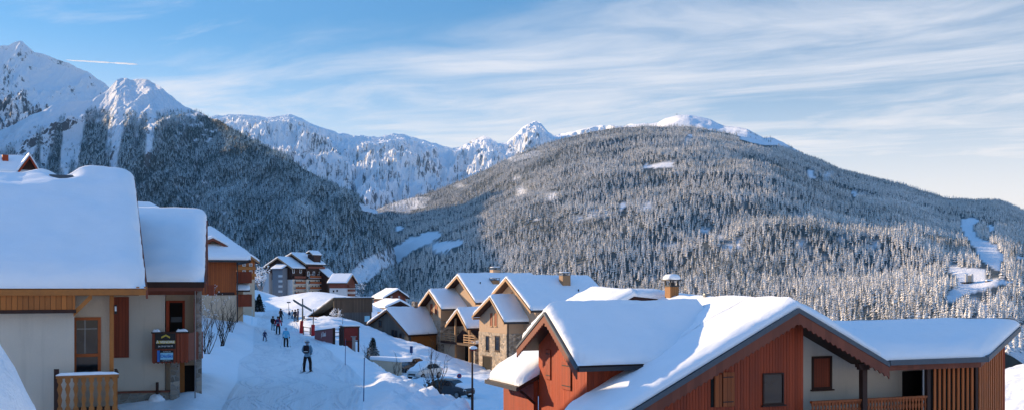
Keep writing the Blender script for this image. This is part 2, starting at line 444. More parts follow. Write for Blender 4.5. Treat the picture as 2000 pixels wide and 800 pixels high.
# groomed run: its own sheet a few centimetres above the ground, combed along its length
def m_piste():
    m, N, b = newmat('groomed_snow'); oc = coords(N)
    uv = N.n('ShaderNodeUVMap').outputs[0]
    sep = N.n('ShaderNodeSeparateXYZ'); N.put(sep.inputs[0], uv)
    wv = N.n('ShaderNodeTexNoise'); wv.inputs['Scale'].default_value = .35; N.put(wv.inputs['Vector'], oc)
    wob = N.math('ADD', sep.outputs[0], N.math('MULTIPLY', wv.outputs[0], .25))
    s = N.math('SINE', N.math('MULTIPLY', wob, 2*math.pi/.16))
    n1 = N.noise(oc, 1.0, 4); n2 = N.noise(oc, 9, 4, .7)
    tr = N.noise(N.vmul(uv, (2.6,.09,1)), 1.0, 6, .75, .6)
    N.put(b.inputs['Base Color'], N.mix(tr, tuple(x*.84 for x in SNOWC), tuple(min(1, x*1.02) for x in SNOWC)))
    b.inputs['Roughness'].default_value = .5; b.inputs['Specular IOR Level'].default_value = .3
    trk = None                                   # pairs of ski tracks that wander down the run
    for k, (o_, am, wl, ph) in enumerate(((-2.9,.5,9,.3),(-1.6,.9,13,1.9),(-.5,.35,7,4.0),(.4,1.1,17,2.6),(1.5,.6,10,5.1),(2.6,.5,12,.9),(-2.1,.3,6,3.3),(3.2,.25,15,1.2))):
        cen = N.math('ADD', o_, N.math('MULTIPLY', N.math('SINE', N.math('ADD', N.math('DIVIDE', sep.outputs[1], wl/6.283), ph)), am))
        d = N.math('ABSOLUTE', N.math('SUBTRACT', sep.outputs[0], cen))
        d = N.math('ABSOLUTE', N.math('SUBTRACT', d, .16))
        g = N.step(d, .03, .13, 1, 0); trk = g if trk is None else N.math('MAXIMUM', trk, g)
    trk = N.math('MULTIPLY', trk, N.step(n1, .35, .55))
    prev = b.inputs['Base Color'].links[0].from_socket
    N.put(b.inputs['Base Color'], N.mix(N.math('MULTIPLY', trk, .38), prev, (.50,.58,.68)))
    msk = N.step(n1, .4, .62)
    h = N.math('ADD', N.math('MULTIPLY', N.math('MULTIPLY', s, msk), .05), N.math('ADD', N.math('MULTIPLY', tr, 2.4), N.math('MULTIPLY', n2, .5)))
    h = N.math('SUBTRACT', h, N.math('MULTIPLY', trk, 1.2))
    bumpto(N, b, h, .8, .07); return m
py_ = np.concatenate([np.linspace(26, 100, 165), np.linspace(101, 182, 60)]); nc_ = 46
PP = []; UV = []
for y in py_:
    l, r = float(pedge(LEFT_EDGE, y)), float(pedge(RIGHT_EDGE, y))
    for t in np.linspace(0, 1, nc_):
        x = l+(r-l)*t; PP.append((x, y)); UV.append(((t-.5)*8, y))
PP = np.array(PP); rz_ = np.array([.02*hn(x, y, 3) + .015*hn(x*1.0, y*.12, .5, 2) for x, y in PP])
tt = np.tile(np.linspace(0, 1, nc_), len(py_)); e_ = np.minimum(tt, 1-tt)
PZ = gz(PP[:,0], PP[:,1]) + rz_ + .05*sstep(e_, 0, .06) - .10*(1-sstep(e_, 0, .05))
fe = sstep(PP[:,1], 168, 182); PZ -= fe*.1
pm = gridmesh('ski_piste', np.stack([PP[:,0], PP[:,1], PZ], 1), len(py_), nc_)
uvl = pm.uv_layers.new(name='UVMap'); li = np.empty(len(pm.loops), 'i'); pm.loops.foreach_get('vertex_index', li)
uvl.data.foreach_set('uv', np.array(UV, 'f')[li].ravel())
piste = obj('ski_piste', pm, m_piste()); tag(piste, kind='structure')

# foreground heap of cleared snow, low in the left corner
def heap(name, cx, cy, prof, label, mat):
    mb = MB(); rings = []; nseg = 40
    zg = gz1(cx, cy) - .3
    for (r, z) in prof:
        rings.append([(cx + r*math.cos(2*math.pi*k/nseg)*(1+.10*hn(k*.9, z*2, 3)), cy + .9*r*math.sin(2*math.pi*k/nseg)*(1+.10*hn(k*1.1+9, z*2, 3)),
                       z + .13*hn(r*math.cos(k*.157)*2, r*math.sin(k*.157)*2+z, .8)) for k in range(nseg)])
    mb.loft(rings, True)
    o = obj(name, mb, mat, smooth=True); return o
sb = heap('snow_bank', -8.47, 14.0, [(2.55,-5.6),(2.5,-4.2),(2.25,-3.2),(1.98,-2.4),(1.80,-1.7),(1.69,-1.45),(1.52,-1.1),(1.34,-.8),(1.22,-.45),(1.0,-.12),(.6,.12),(.2,.2)],
          '', M['rough_snow'])
tag(sb, 'large heap of cleared snow rising beside the left chalet', 'snow heap', kind='stuff')

# ------------------------------------------------------------------ mountains
def m_alp(name, lo=.60, hi=.78, nscale=.006, rock=(.13,.125,.13), amt=1.0, wooded=False):
    """snow that clings to the gentler faces, rock showing on the steep ones"""
    m, N, b = newmat(name); ge = N.n('ShaderNodeNewGeometry'); oc = coords(N)
    sp = N.n('ShaderNodeSeparateXYZ'); N.put(sp.inputs[0], ge.outputs['Normal'])
    n1 = N.noise(oc, nscale, 10, .78); n2 = N.noise(N.vmul(oc, (1,1,.45)), nscale*7, 8, .8)
    f = N.math('ADD', sp.outputs[2], N.math('MULTIPLY', N.math('SUBTRACT', N.math('ADD', N.math('MULTIPLY', n1, .5), N.math('MULTIPLY', n2, .5)), .5), 1.7))
    s = N.step(f, lo, hi)
    rk = N.mix(n2, tuple(x*.5 for x in rock), tuple(x*1.7 for x in rock))
    cc = N.mix(N.math('MAXIMUM', s, 1.0-amt), rk, (.84,.86,.90))
    if wooded:          # shade between the trees painted into a dark floor, clean snow on the open meadows and runs
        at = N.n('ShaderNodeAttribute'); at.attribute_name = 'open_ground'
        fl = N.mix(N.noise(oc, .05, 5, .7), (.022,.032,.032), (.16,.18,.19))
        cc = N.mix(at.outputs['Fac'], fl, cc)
    N.put(b.inputs['Base Color'], cc)
    b.inputs['Roughness'].default_value = .75; b.inputs['Specular IOR Level'].default_value = .15
    bumpto(N, b, N.math('ADD', n1, N.math('MULTIPLY', n2, .5)), .5, 30.0)
    return m

def interp(px, pts): return np.interp(px, [p[0] for p in pts], [p[1] for p in pts])
def smooth_interp(px, pts, k=25):
    a = interp(px, pts); ker = np.hanning(k); ker /= ker.sum()
    return np.convolve(np.pad(a, k//2, mode='edge'), ker, 'valid')[:len(px)]

class Range:
    def __init__(s, name, sil, R1, R0, zf, mat, p0, p1, dpx=4, nt=110, conv=0.0, amp=60, nsc=260, ridged=True, jag=0.0, jsc=60, back=900, backdrop=.5, seed=0., warp=0., aniso=1.0, spur=0.0, spsc=300, flat=False):
        px = np.arange(p0, p1+.1, dpx); nc = len(px)
        ps = interp(px, sil); r1 = interp(px, R1); r0 = interp(px, R0); z0 = interp(px, zf)
        t = np.concatenate([np.linspace(0, 1, nt)**.92, 1+np.linspace(0, 1, 12)[1:]])
        zr = (HY-ps)/FPX*r1
        X = np.zeros((len(t), nc)); Y = X.copy(); Z = X.copy()
        for i, tt in enumerate(t):
            if tt <= 1:
                Y[i] = r0+(r1-r0)*tt; Z[i] = z0+(zr-z0)*(tt*(1+conv*(1-tt)))
            else:
                Y[i] = r1+back*(tt-1); Z[i] = zr-backdrop*back*(tt-1)**1.3
            X[i] = (px-CX)/FPX*Y[i]
        for i, tt in enumerate(t):
            w = math.sqrt(max(0, 4*min(tt,1)*(1-min(tt,1)))) if tt <= 1 else .6*(tt-1)
            w2 = math.sin(math.pi*min(tt,1)) if tt <= 1 else 0
            for j in range(nc):
                v = Vector((X[i,j]/nsc+seed, Y[i,j]/(nsc*aniso)+seed*2, Z[i,j]/(nsc*aniso)*.6))
                n = (noise.ridged_multi_fractal(v, .62, 2.15, 9, .95, 2.0)-1.25) if ridged else noise.fractal(v, 1.0, 2.0, 6)
                dz = amp*n*w
                if jag: dz += jag*noise.fractal(Vector((X[i,j]/jsc+seed, Y[i,j]/jsc*.3, 1.3)), .9, 2.1, 5)*(1 if tt > .5 else tt*2)
                Z[i,j] += dz
                if spur:
                    sh = spur*noise.fractal(Vector((X[i,j]/spsc+seed*3, seed, Y[i,j]/spsc*.35)), 1.0, 2.0, 4)*w2
                    k_ = 1+sh/Y[i,j]; Y[i,j] *= k_; X[i,j] *= k_; Z[i,j] *= k_
            if tt < 1:      # keep every face below the crest line it climbs to
                lim = (zr/r1)*Y[i] - (1-tt)*140*min(1, (1-tt)*6) ; over = Z[i]-lim
                Z[i] = np.where(over > 0, lim-over*.25, Z[i])
        s.X, s.Y, s.Z, s.t, s.px = X, Y, Z, t, px
        me = gridmesh(name, np.stack([X.ravel(), Y.ravel(), Z.ravel()], 1), len(t), nc, not flat)
        s.o = obj(name, me, mat); tag(s.o, kind='structure')
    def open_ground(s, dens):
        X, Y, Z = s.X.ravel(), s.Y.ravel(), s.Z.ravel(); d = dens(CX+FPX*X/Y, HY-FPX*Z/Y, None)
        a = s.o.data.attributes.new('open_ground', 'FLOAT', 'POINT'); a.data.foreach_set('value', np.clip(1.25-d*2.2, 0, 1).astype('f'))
    def scatter(s, n, dens, tmax=1.06):
        """random points over the slope, uniform per square metre, kept with probability dens(px, py)"""
        X, Y, Z = s.X, s.Y, s.Z; k = np.sum(s.t <= tmax)
        P = np.stack([X, Y, Z], -1)[:k]
        e1 = P[1:,:-1]-P[:-1,:-1]; e2 = P[:-1,1:]-P[:-1,:-1]
        ar = np.linalg.norm(np.cross(e1, e2), axis=-1); pr = (ar/ar.sum()).ravel()
        c = RNG.choice(len(pr), n, p=pr); i, j = np.divmod(c, ar.shape[1]); a = RNG.random(n)[:,None]; b = RNG.random(n)[:,None]
        Q = (P[i,j]*(1-a)+P[i+1,j]*a)*(1-b)+(P[i,j+1]*(1-a)+P[i+1,j+1]*a)*b
        ppx = CX+FPX*Q[:,0]/Q[:,1]; ppy = HY-FPX*Q[:,2]/Q[:,1]
        return Q[RNG.random(n) < dens(ppx, ppy, Q)]

alp_far = m_alp('far_alpine_snow', .13, .31, .007, (.10,.105,.12))
alp_left = m_alp('left_alpine_snow', .24, .42, .014, (.11,.115,.13))
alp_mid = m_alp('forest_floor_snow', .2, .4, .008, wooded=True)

base = MB(); base.add([(-16000,-600,-170),(16000,-600,-170),(16000,17000,-170),(-16000,17000,-170)], [(0,1,2,3)])
tag(obj('valley_floor', base, M['snow'], recalc=False), kind='structure')

R_peak = Range('left_peak', [(-300,150),(-120,120),(0,92),(20,86),(40,80),(58,93),(80,103),(105,114),(125,122),(150,131),(178,142),(190,152),(205,160),(260,190),(360,260)],
    [(-300,7300),(360,7700)], [(-300,4700),(360,5000)], [(-300,300),(360,300)], alp_left, -300, 360, 3, 170, .10, 230, 640, True, 30, 130, 1500, .5, 3.1, spur=150, spsc=700, aniso=2.4, flat=True)
R_left = Range('left_mountain', [(-300,330),(-160,300),(0,256),(40,236),(100,206),(140,200),(180,195),(212,176),(228,158),(245,152),(262,155),(290,157),(310,168),(330,183),(352,200),(372,213),(400,224),(430,236),(470,258),(500,275),(560,305),(600,335),(650,360),(700,386),(735,410),(756,440),(772,490),(788,550),(810,620),(900,700)],
    [(-300,3600),(0,3900),(240,4350),(300,4250),(430,3700),(600,3000),(740,2800),(900,2500)],
    [(-300,2100),(0,2250),(250,2350),(400,2250),(600,1900),(740,1750),(900,1900)], [(-300,-60),(0,-60),(500,-90),(740,-95),(900,-95)],
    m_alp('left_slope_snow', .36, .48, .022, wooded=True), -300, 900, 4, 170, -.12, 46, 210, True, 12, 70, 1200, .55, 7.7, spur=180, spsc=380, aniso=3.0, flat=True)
R_far = Range('far_mountains', [(300,250),(380,235),(430,226),(450,222),(480,224),(520,229),(545,226),(565,223),(590,232),(605,240),(620,246),(660,258),(690,264),(715,266),(740,268),(765,262),(790,263),(815,270),(840,279),(868,285),(890,289),(905,283),(925,272),(945,268),(958,271),(972,279),(990,277),(1008,262),(1020,250),(1035,240),(1046,236),(1056,242),(1068,255),(1082,265),(1100,262),(1130,254),(1160,247),(1185,244),(1215,246),(1260,240),(1330,255)],
    [(300,13000),(600,13000),(900,13000),(1050,12000),(1150,10500),(1330,9000)], [(300,6500),(600,6500),(760,6300),(1000,6600),(1330,7000)], [(300,250),(700,350),(850,300),(1330,700)],
    alp_far, 300, 1330, 2.5, 220, -.15, 380, 1250, True, 30, 190, 2500, .5, 11.3, spur=300, spsc=1500, aniso=1.5, flat=True)
R_dome = Range('snow_dome', [(1180,262),(1215,250),(1250,243),(1285,239),(1300,231),(1325,225),(1345,225),(1370,229),(1390,234),(1404,242),(1418,247),(1440,248),(1460,252),(1478,262),(1492,270),(1503,268),(1512,270),(1530,278),(1560,296),(1600,318),(1660,350)],
    [(1180,5600),(1325,5000),(1480,4450),(1660,4100)], [(1180,4300),(1325,3800),(1480,3300),(1660,3000)], [(1180,420),(1400,430),(1660,230)], m_alp('dome_snow', .1, .3, .004), 1180, 1660, 3, 60, .3, 60, 500, False, 3, 80, 900, .35, 2.2)
R_hill = Range('forested_hill', [(620,470),(700,425),(760,398),(800,388),(870,365),(940,335),(1000,306),(1030,294),(1060,284),(1100,271),(1150,259),(1200,251),(1260,246),(1300,247),(1350,249),(1400,256),(1450,266),(1500,278),(1550,297),(1600,314),(1640,333),(1700,348),(1760,359),(1800,372),(1850,388),(1900,391),(1950,393),(1980,402),(2000,411),(2100,455),(2300,520)],
    [(620,4300),(800,4200),(1000,3950),(1250,4000),(1500,4200),(1700,4350),(1850,4300),(2000,4100),(2300,3700)],
    [(620,1900),(760,1750),(900,1750),(1100,1600),(1300,1450),(1500,1250),(1700,1080),(1900,980),(2000,950),(2300,900)], [(620,-110),(900,-110),(1300,-100),(1700,-75),(2000,-60),(2300,-60)],
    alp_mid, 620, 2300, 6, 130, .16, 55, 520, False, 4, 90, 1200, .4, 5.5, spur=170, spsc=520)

R_shade = Range('added_shade_ridge', [(-2600,-150),(-1700,60),(-1000,100),(-600,95),(-350,55),(-150,70)],  # added ridge out of view, shaped to keep the left mountain in shade
    [(-2600,1400),(-1700,1850),(-1000,2500),(-600,3100),(-350,3700),(-150,4300)], [(-2600,500),(-1700,700),(-1000,1000),(-600,1400),(-350,1700),(-150,2000)], [(-2600,40),(-150,-40)],
    alp_left, -2600, -150, 20, 60, .0, 60, 400, True, 10, 150, 1500, .5, 1.1)
# ------------------------------------------------------------------ far woods: snow-laden spruces standing on the slopes
def inpoly(x, y, poly):
    r = np.zeros(len(x), bool); n = len(poly)
    for i in range(n):
        x1, y1 = poly[i]; x2, y2 = poly[(i+1) % n]
        c = ((y1 > y) != (y2 > y)) & (x < (x2-x1)*(y-y1)/(y2-y1+1e-12)+x1); r ^= c
    return r
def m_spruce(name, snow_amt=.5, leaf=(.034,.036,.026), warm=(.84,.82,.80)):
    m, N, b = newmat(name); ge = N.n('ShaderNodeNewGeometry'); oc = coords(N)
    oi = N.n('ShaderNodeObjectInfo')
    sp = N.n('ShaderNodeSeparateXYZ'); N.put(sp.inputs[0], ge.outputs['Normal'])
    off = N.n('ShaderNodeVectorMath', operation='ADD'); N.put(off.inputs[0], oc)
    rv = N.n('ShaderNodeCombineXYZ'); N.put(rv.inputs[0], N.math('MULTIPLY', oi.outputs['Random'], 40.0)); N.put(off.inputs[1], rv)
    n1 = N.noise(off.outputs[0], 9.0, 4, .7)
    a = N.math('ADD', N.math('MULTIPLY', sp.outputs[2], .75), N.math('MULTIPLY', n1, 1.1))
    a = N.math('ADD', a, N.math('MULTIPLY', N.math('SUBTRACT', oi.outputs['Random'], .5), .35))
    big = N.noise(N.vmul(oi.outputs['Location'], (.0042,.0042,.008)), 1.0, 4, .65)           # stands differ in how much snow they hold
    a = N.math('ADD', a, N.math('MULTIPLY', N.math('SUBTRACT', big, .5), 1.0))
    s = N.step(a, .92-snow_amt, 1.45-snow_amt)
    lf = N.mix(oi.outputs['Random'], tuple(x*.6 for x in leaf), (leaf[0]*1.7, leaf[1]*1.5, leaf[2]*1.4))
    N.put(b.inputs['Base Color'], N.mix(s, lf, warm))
    b.inputs['Roughness'].default_value = .85; b.inputs['Specular IOR Level'].default_value = .1
    return m
def spruce_mesh(name, mat, seed, tiers=7, n=10, wid=.17):
    rnd = random.Random(seed); mb = MB()
    mb.tube([(0,0,-.05),(0,0,.35)], [.022,.015], 5)
    for k in range(tiers):
        f = k/(tiers-1); zt = .16+.84*(f**.85)+.05; zb = zt-.20*(1-.35*f); r = wid*(1-f)**.75+.018
        pts = []
        off = rnd.random()*6.28
        for i in range(n):
            a = off+2*math.pi*i/n+rnd.uniform(-.12,.12)
            rr = r*(1.0 if i % 2 == 0 else .62)*rnd.uniform(.75,1.18)
            pts.append((rr*math.cos(a), rr*math.sin(a), zb+rnd.uniform(-.03,.03)+(.05 if i % 2 else 0)))
        ap = (rnd.uniform(-.008,.008), rnd.uniform(-.008,.008), min(zt, 1.02) if k < tiers-1 else 1.06)
        mb.add([ap]+pts+[(0,0,zb+.09)], [(0,1+i,1+(i+1) % n) for i in range(n)]+[(n+1,1+(i+1) % n,1+i) for i in range(n)])
    me = mkmesh(name, mb, recalc=False); me.materials.append(mat)
    return bpy.data.objects.new(name, me)
def variants(cname, mat, cnt, **kw):
    c = bpy.data.collections.new(cname)
    for i in range(cnt): c.objects.link(spruce_mesh('spruce', mat, i*13+len(cname), **kw))
    return c
def forest(name, Q, hts, coll, label):
    me = bpy.data.meshes.new(name); me.vertices.add(len(Q)); me.vertices.foreach_set('co', Q.astype('f').ravel())
    sc = me.attributes.new('tree_scale', 'FLOAT_VECTOR', 'POINT'); h = hts.astype('f'); w = h*RNG.uniform(.8, 1.3, len(h))
    sc.data.foreach_set('vector', np.stack([w, w, h], 1).astype('f').ravel())
    ro = me.attributes.new('tree_turn', 'FLOAT_VECTOR', 'POINT')
    ro.data.foreach_set('vector', np.stack([RNG.normal(0,.03,len(h)), RNG.normal(0,.03,len(h)), RNG.uniform(0,6.28,len(h))], 1).astype('f').ravel())
    o = bpy.data.objects.new(name, me); COL.objects.link(o)
    g = bpy.data.node_groups.new(name, 'GeometryNodeTree')
    g.interface.new_socket('Geometry', in_out='INPUT', socket_type='NodeSocketGeometry')
    g.interface.new_socket('Geometry', in_out='OUTPUT', socket_type='NodeSocketGeometry')
    n = g.nodes; L = g.links
    gi = n.new('NodeGroupInput'); go = n.new('NodeGroupOutput'); ip = n.new('GeometryNodeInstanceOnPoints')
    ci = n.new('GeometryNodeCollectionInfo'); ci.inputs[0].default_value = coll; ci.inputs['Separate Children'].default_value = True; ci.inputs['Reset Children'].default_value = True
    a1 = n.new('GeometryNodeInputNamedAttribute'); a1.data_type = 'FLOAT_VECTOR'; a1.inputs[0].default_value = 'tree_scale'
    a2 = n.new('GeometryNodeInputNamedAttribute'); a2.data_type = 'FLOAT_VECTOR'; a2.inputs[0].default_value = 'tree_turn'
    rv = n.new('FunctionNodeRandomValue'); rv.data_type = 'INT'; rv.inputs['Min'].default_value = 0; rv.inputs['Max'].default_value = len(coll.objects)-1
    e2r = n.new('FunctionNodeEulerToRotation')
    L.new(gi.outputs[0], ip.inputs['Points']); L.new(ci.outputs[0], ip.inputs['Instance']); ip.inputs['Pick Instance'].default_value = True
    L.new(rv.outputs['Value'] if rv.data_type != 'INT' else rv.outputs[2], ip.inputs['Instance Index'])
    L.new(a2.outputs[0], e2r.inputs[0]); L.new(e2r.outputs[0], ip.inputs['Rotation']); L.new(a1.outputs[0], ip.inputs['Scale'])
    L.new(ip.outputs[0], go.inputs[0])
    o.modifiers.new('trees', 'NODES').node_group = g
    return tag(o, label, 'woods', kind='stuff')
def vnoise(px, py, sx, sy, seed, oct=4):
    return np.array([noise.fractal(Vector((a/sx, b/sy, seed)), 1.0, 2.1, oct) for a, b in zip(px, py)])

c_sun = variants('frosted_spruces', m_spruce('frosted_spruce', .46, (.016,.041,.043), (.84,.80,.76)), 5)  # cream sunlight tint put into the snow colour
c_cold = variants('shaded_spruces', m_spruce('shade_tinted_spruce', .28, (.012,.036,.040), (.66,.78,.84)), 5)  # blue shade tint put into the snow and needle colours

# clearings, runs and meadows that the photograph shows bare
CLEAR_HILL = [
 [(686,528),(700,512),(722,500),(765,482),(812,459),(856,450),(860,460),(838,474),(800,494),(778,512),(742,530),(715,552),(690,556)],
 [(842,478),(872,470),(906,466),(905,476),(880,488),(852,494)],
 [(718,408),(760,390),(802,384),(842,386),(838,402),(800,414),(760,412)], [(700,402),(740,408),(752,416),(735,420),(708,414)],
 [(770,444),(786,440),(792,446),(776,452)],
 [(1876,428),(1900,423),(1914,430),(1896,440),(1910,462),(1945,478),(1960,498),(1952,528),(1938,524),(1918,508),(1900,478),(1886,462),(1876,445)],
 [(1925,440),(1940,438),(1944,450),(1934,452)], [(1852,508),(1872,520),(1900,528),(1925,545),(1965,546),(1995,556),(2030,566),(2030,556),(1985,550),(1965,555),(1925,562),(1895,560),(1880,575),(1862,588),(1840,588),(1850,574),(1872,560),(1868,545),(1858,532),(1850,520)],
 [(1868,520),(1925,524),(1930,566),(1905,572),(1880,572),(1866,560)],
 [(1975,500),(1992,506),(2010,510),(2010,504),(1988,498)],
 [(1254,325),(1280,316),(1320,318),(1318,326),(1288,328),(1256,330)], [(1578,330),(1592,333),(1594,348),(1582,350)], [(1208,396),(1224,394),(1226,406),(1212,408)],
 [(1366,448),(1384,450),(1388,458),(1372,456)], [(1040,425),(1056,426),(1050,430)], [(985,312),(1050,292),(1060,300),(1010,318)],
 [(1660,372),(1676,378),(1670,386)], [(1440,262),(1500,268),(1520,282),(1490,284),(1450,274)], [(1338,262),(1350,262),(1350,268)]]
def d_hill(px, py, Q):
    d = np.full(len(px), .80)
    hp = 15.0*FPX/np.maximum(Q[:,1], 500) if Q is not None else np.zeros(len(px))      # a tree also stays out of the way of the run behind it
    wob = vnoise(px, py, 26, 14, 9.4, 3)
    for poly in CLEAR_HILL:
        keep = .30 if poly[0] in ((718,408), (700,402), (985,312)) else .0
        for f in (0, .45, .9):
            m = inpoly(px+wob*5, py-hp*f+wob*2, poly); d[m] = np.minimum(d[m], keep)
    n = vnoise(px, py, 60, 30, 1.5); d *= np.clip(1.0-1.2*np.maximum(0, n-.22), .15, 1)
    d[(py > 640) | (px > 2080)] *= .25
    return d
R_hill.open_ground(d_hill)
Q = R_hill.scatter(125000, d_hill)
ln = np.clip((Q[:,1]-1000)/3000, 0, 1)
hh = (17.5-5.5*ln)*RNG.uniform(.45, 1.3, len(Q))
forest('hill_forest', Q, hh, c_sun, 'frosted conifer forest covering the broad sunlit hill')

CHUTES = [[(208,300),(222,300),(226,338),(212,338)]]
def d_left(px, py, Q):
    top = np.interp(px, [-300,0,100,180,230,300,345,380,430,900], [352,300,238,215,222,228,222,224,240,300])
    top = np.minimum(top, np.interp(px, [0,360,385,430], [400,230,222,200]))
    n = vnoise(px, py, 22, 90, 4.2); n2 = vnoise(px, py, 14, 10, 8.1, 3)
    below = (py-top)/75.0
    d = np.clip(.25+below*.9, 0, 1)*(py > top-6)
    streak = vnoise(px+ (py-300)*.12, py*0+3, 26, 10, 2.2, 3)              # avalanche chutes run straight down
    up = np.clip((395-py)/120, 0, 1)*(px < 440)
    d *= np.clip(1.15-2.6*np.maximum(0, streak+.06)*up*1.3, 0.02, 1)
    d *= np.clip(1.1-1.5*np.maximum(0, n2-.1)*up, .05, 1)
    d[(px > 385) & (py > top)] = .95
    for poly in (CLEAR_HILL[0], [(700,396),(742,404),(752,414),(735,418),(708,410)]):
        hp = 14.0*FPX/np.maximum(Q[:,1], 500) if Q is not None else np.zeros(len(px))
        for f in (0, .45, .9): d[inpoly(px, py-hp*f, poly)] *= .06
    nb = vnoise(px, py, 16, 8, 6.6, 3); d[(nb > .48) & (px > 340) & (px < 460) & (py < 420)] *= .05
    return d
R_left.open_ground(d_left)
Q = R_left.scatter(100000, d_left)
hh = (12.0+5.5*np.clip((3200-Q[:,1])/1500, 0, 1))*RNG.uniform(.55, 1.2, len(Q))
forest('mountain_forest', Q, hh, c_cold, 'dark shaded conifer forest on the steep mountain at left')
def d_dome(px, py, Q): return np.where((px > 1410) & (py > 258), .5*(vnoise(px, py, 14, 8, 3.3) > -.05), 0)
Q = R_dome.scatter(9000, d_dome)
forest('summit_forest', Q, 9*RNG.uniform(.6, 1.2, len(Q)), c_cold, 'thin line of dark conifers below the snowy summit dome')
# ------------------------------------------------------------------ house kit
class House:
    def __init__(s, name, label, cat, px, py, d, phi, zb, group=None):
        p = W(px, py, d); s.ph = math.radians(phi); s.c, s.s = math.cos(s.ph), math.sin(s.ph)
        s.x, s.y, s.zb = p.x, p.y, zb
        s.root = thing(name, label, cat, (p.x, p.y, zb), s.ph, group)
        s.k = abs(hash(name)) % 97 if False else len(name)*1.37
    def onb(s, px, py, b):
        """place of the photo on the wall plane b = const -> (a, z)"""
        rx, rz = (px-CX)/FPX, (HY-py)/FPX
        t = (b + (s.x*-s.s + s.y*s.c))/(rx*-s.s + s.c)
        return ((t*rx-s.x)*s.c + (t-s.y)*s.s, t*rz-s.zb)
    def ona(s, px, py, a):
        rx, rz = (px-CX)/FPX, (HY-py)/FPX
        t = (a + (s.x*s.c + s.y*s.s))/(rx*s.c + s.s)
        return (-(t*rx-s.x)*s.s + (t-s.y)*s.c, t*rz-s.zb)
    def a_at(s, px, b):
        return s.onb(px, HY, b)[0]
    def b_at(s, px, a):
        return s.ona(px, HY, a)[0]
    def part(s, name, mb, mat, parent=None, **kw):
        return obj(name, mb, mat, parent or s.root, **kw)

def spaced(lo, hi, step, fl, fh, r):
    q = [0,.012,.05,.12,.22,.36,.55,.78,1.0]; out = []
    L = hi-lo; r = min(r, L*.45)
    a, b = lo, hi
    if fl: out += [lo+r*x for x in q]; a = lo+r
    if fh: out += [hi-r*x for x in q]; b = hi-r
    n = max(2, int(round((b-a)/step))); out += [a+(b-a)*i/n for i in range(n+1)]
    return sorted(set(round(x, 5) for x in out))

def snow_patch(H, name, zf, a0, a1, b0, b1, free, T=.45, r=.5, step=.3, seed=0., lump=.05, parent=None, tf=None, bulge=.07, mat=None, extra_a=(), extra_b=(), skew=None):
    """a blanket of snow over the footprint a0..a1 x b0..b1 of the roof surface zf(a, b); free = which edges are open (a0, a1, b0, b1)"""
    A = spaced(a0, a1, step, free[0], free[1], r); B = spaced(b0, b1, step, free[2], free[3], r)
    A = sorted(set(A) | set(extra_a)); B = sorted(set(B) | set(extra_b))
    P = []
    for a in A:
        for b in B:
            dd = [a-a0 if free[0] else 9, a1-a if free[1] else 9, b-b0 if free[2] else 9, b1-b if free[3] else 9]
            d = min(dd); x = min(1, max(0, d)/r); h = math.sqrt(max(0, 1-(1-x)**2))
            # corners round off
            da, db = min(dd[0], dd[1]), min(dd[2], dd[3])
            if da < r and db < r:
                x = max(0, 1-math.hypot(1-da/r, 1-db/r)); h = math.sqrt(max(0, 1-(1-x)**2))
            t = T*(tf(a, b) if tf else 1.0)*(1+.13*noise.noise(Vector((a*.9+seed, b*.9, 7.7))))
            n = noise.fractal(Vector((a*.55+seed, b*.55, seed*2)), 1.0, 2.0, 3)*lump + noise.fractal(Vector((a*2.6+seed, b*2.6, seed)), 1.0, 2.0, 2)*lump*.45
            if x < 1: n += noise.fractal(Vector((a*5+seed, b*5, 4.+seed)), 1.0, 2.0, 3)*lump*1.5*(1-x)
            aa, bb = a, b
            z = zf(a, b) + max(0, h)*(t+n)
            if d < r*.6:
                o = bulge*math.sin(math.pi*min(1, h*1.02))*(1+3*n/max(T,.1))
                k = dd.index(d)
                if k == 0: aa -= o
                elif k == 1: aa += o
                elif k == 2: bb -= o
                else: bb += o
            if skew: aa, bb, z = skew(aa, bb, z)
            P.append((aa, bb, z))
    me = gridmesh(name, np.array(P), len(A), len(B)); me.flip_normals()
    return obj(name, me, mat or M['snow'], parent or H.root)

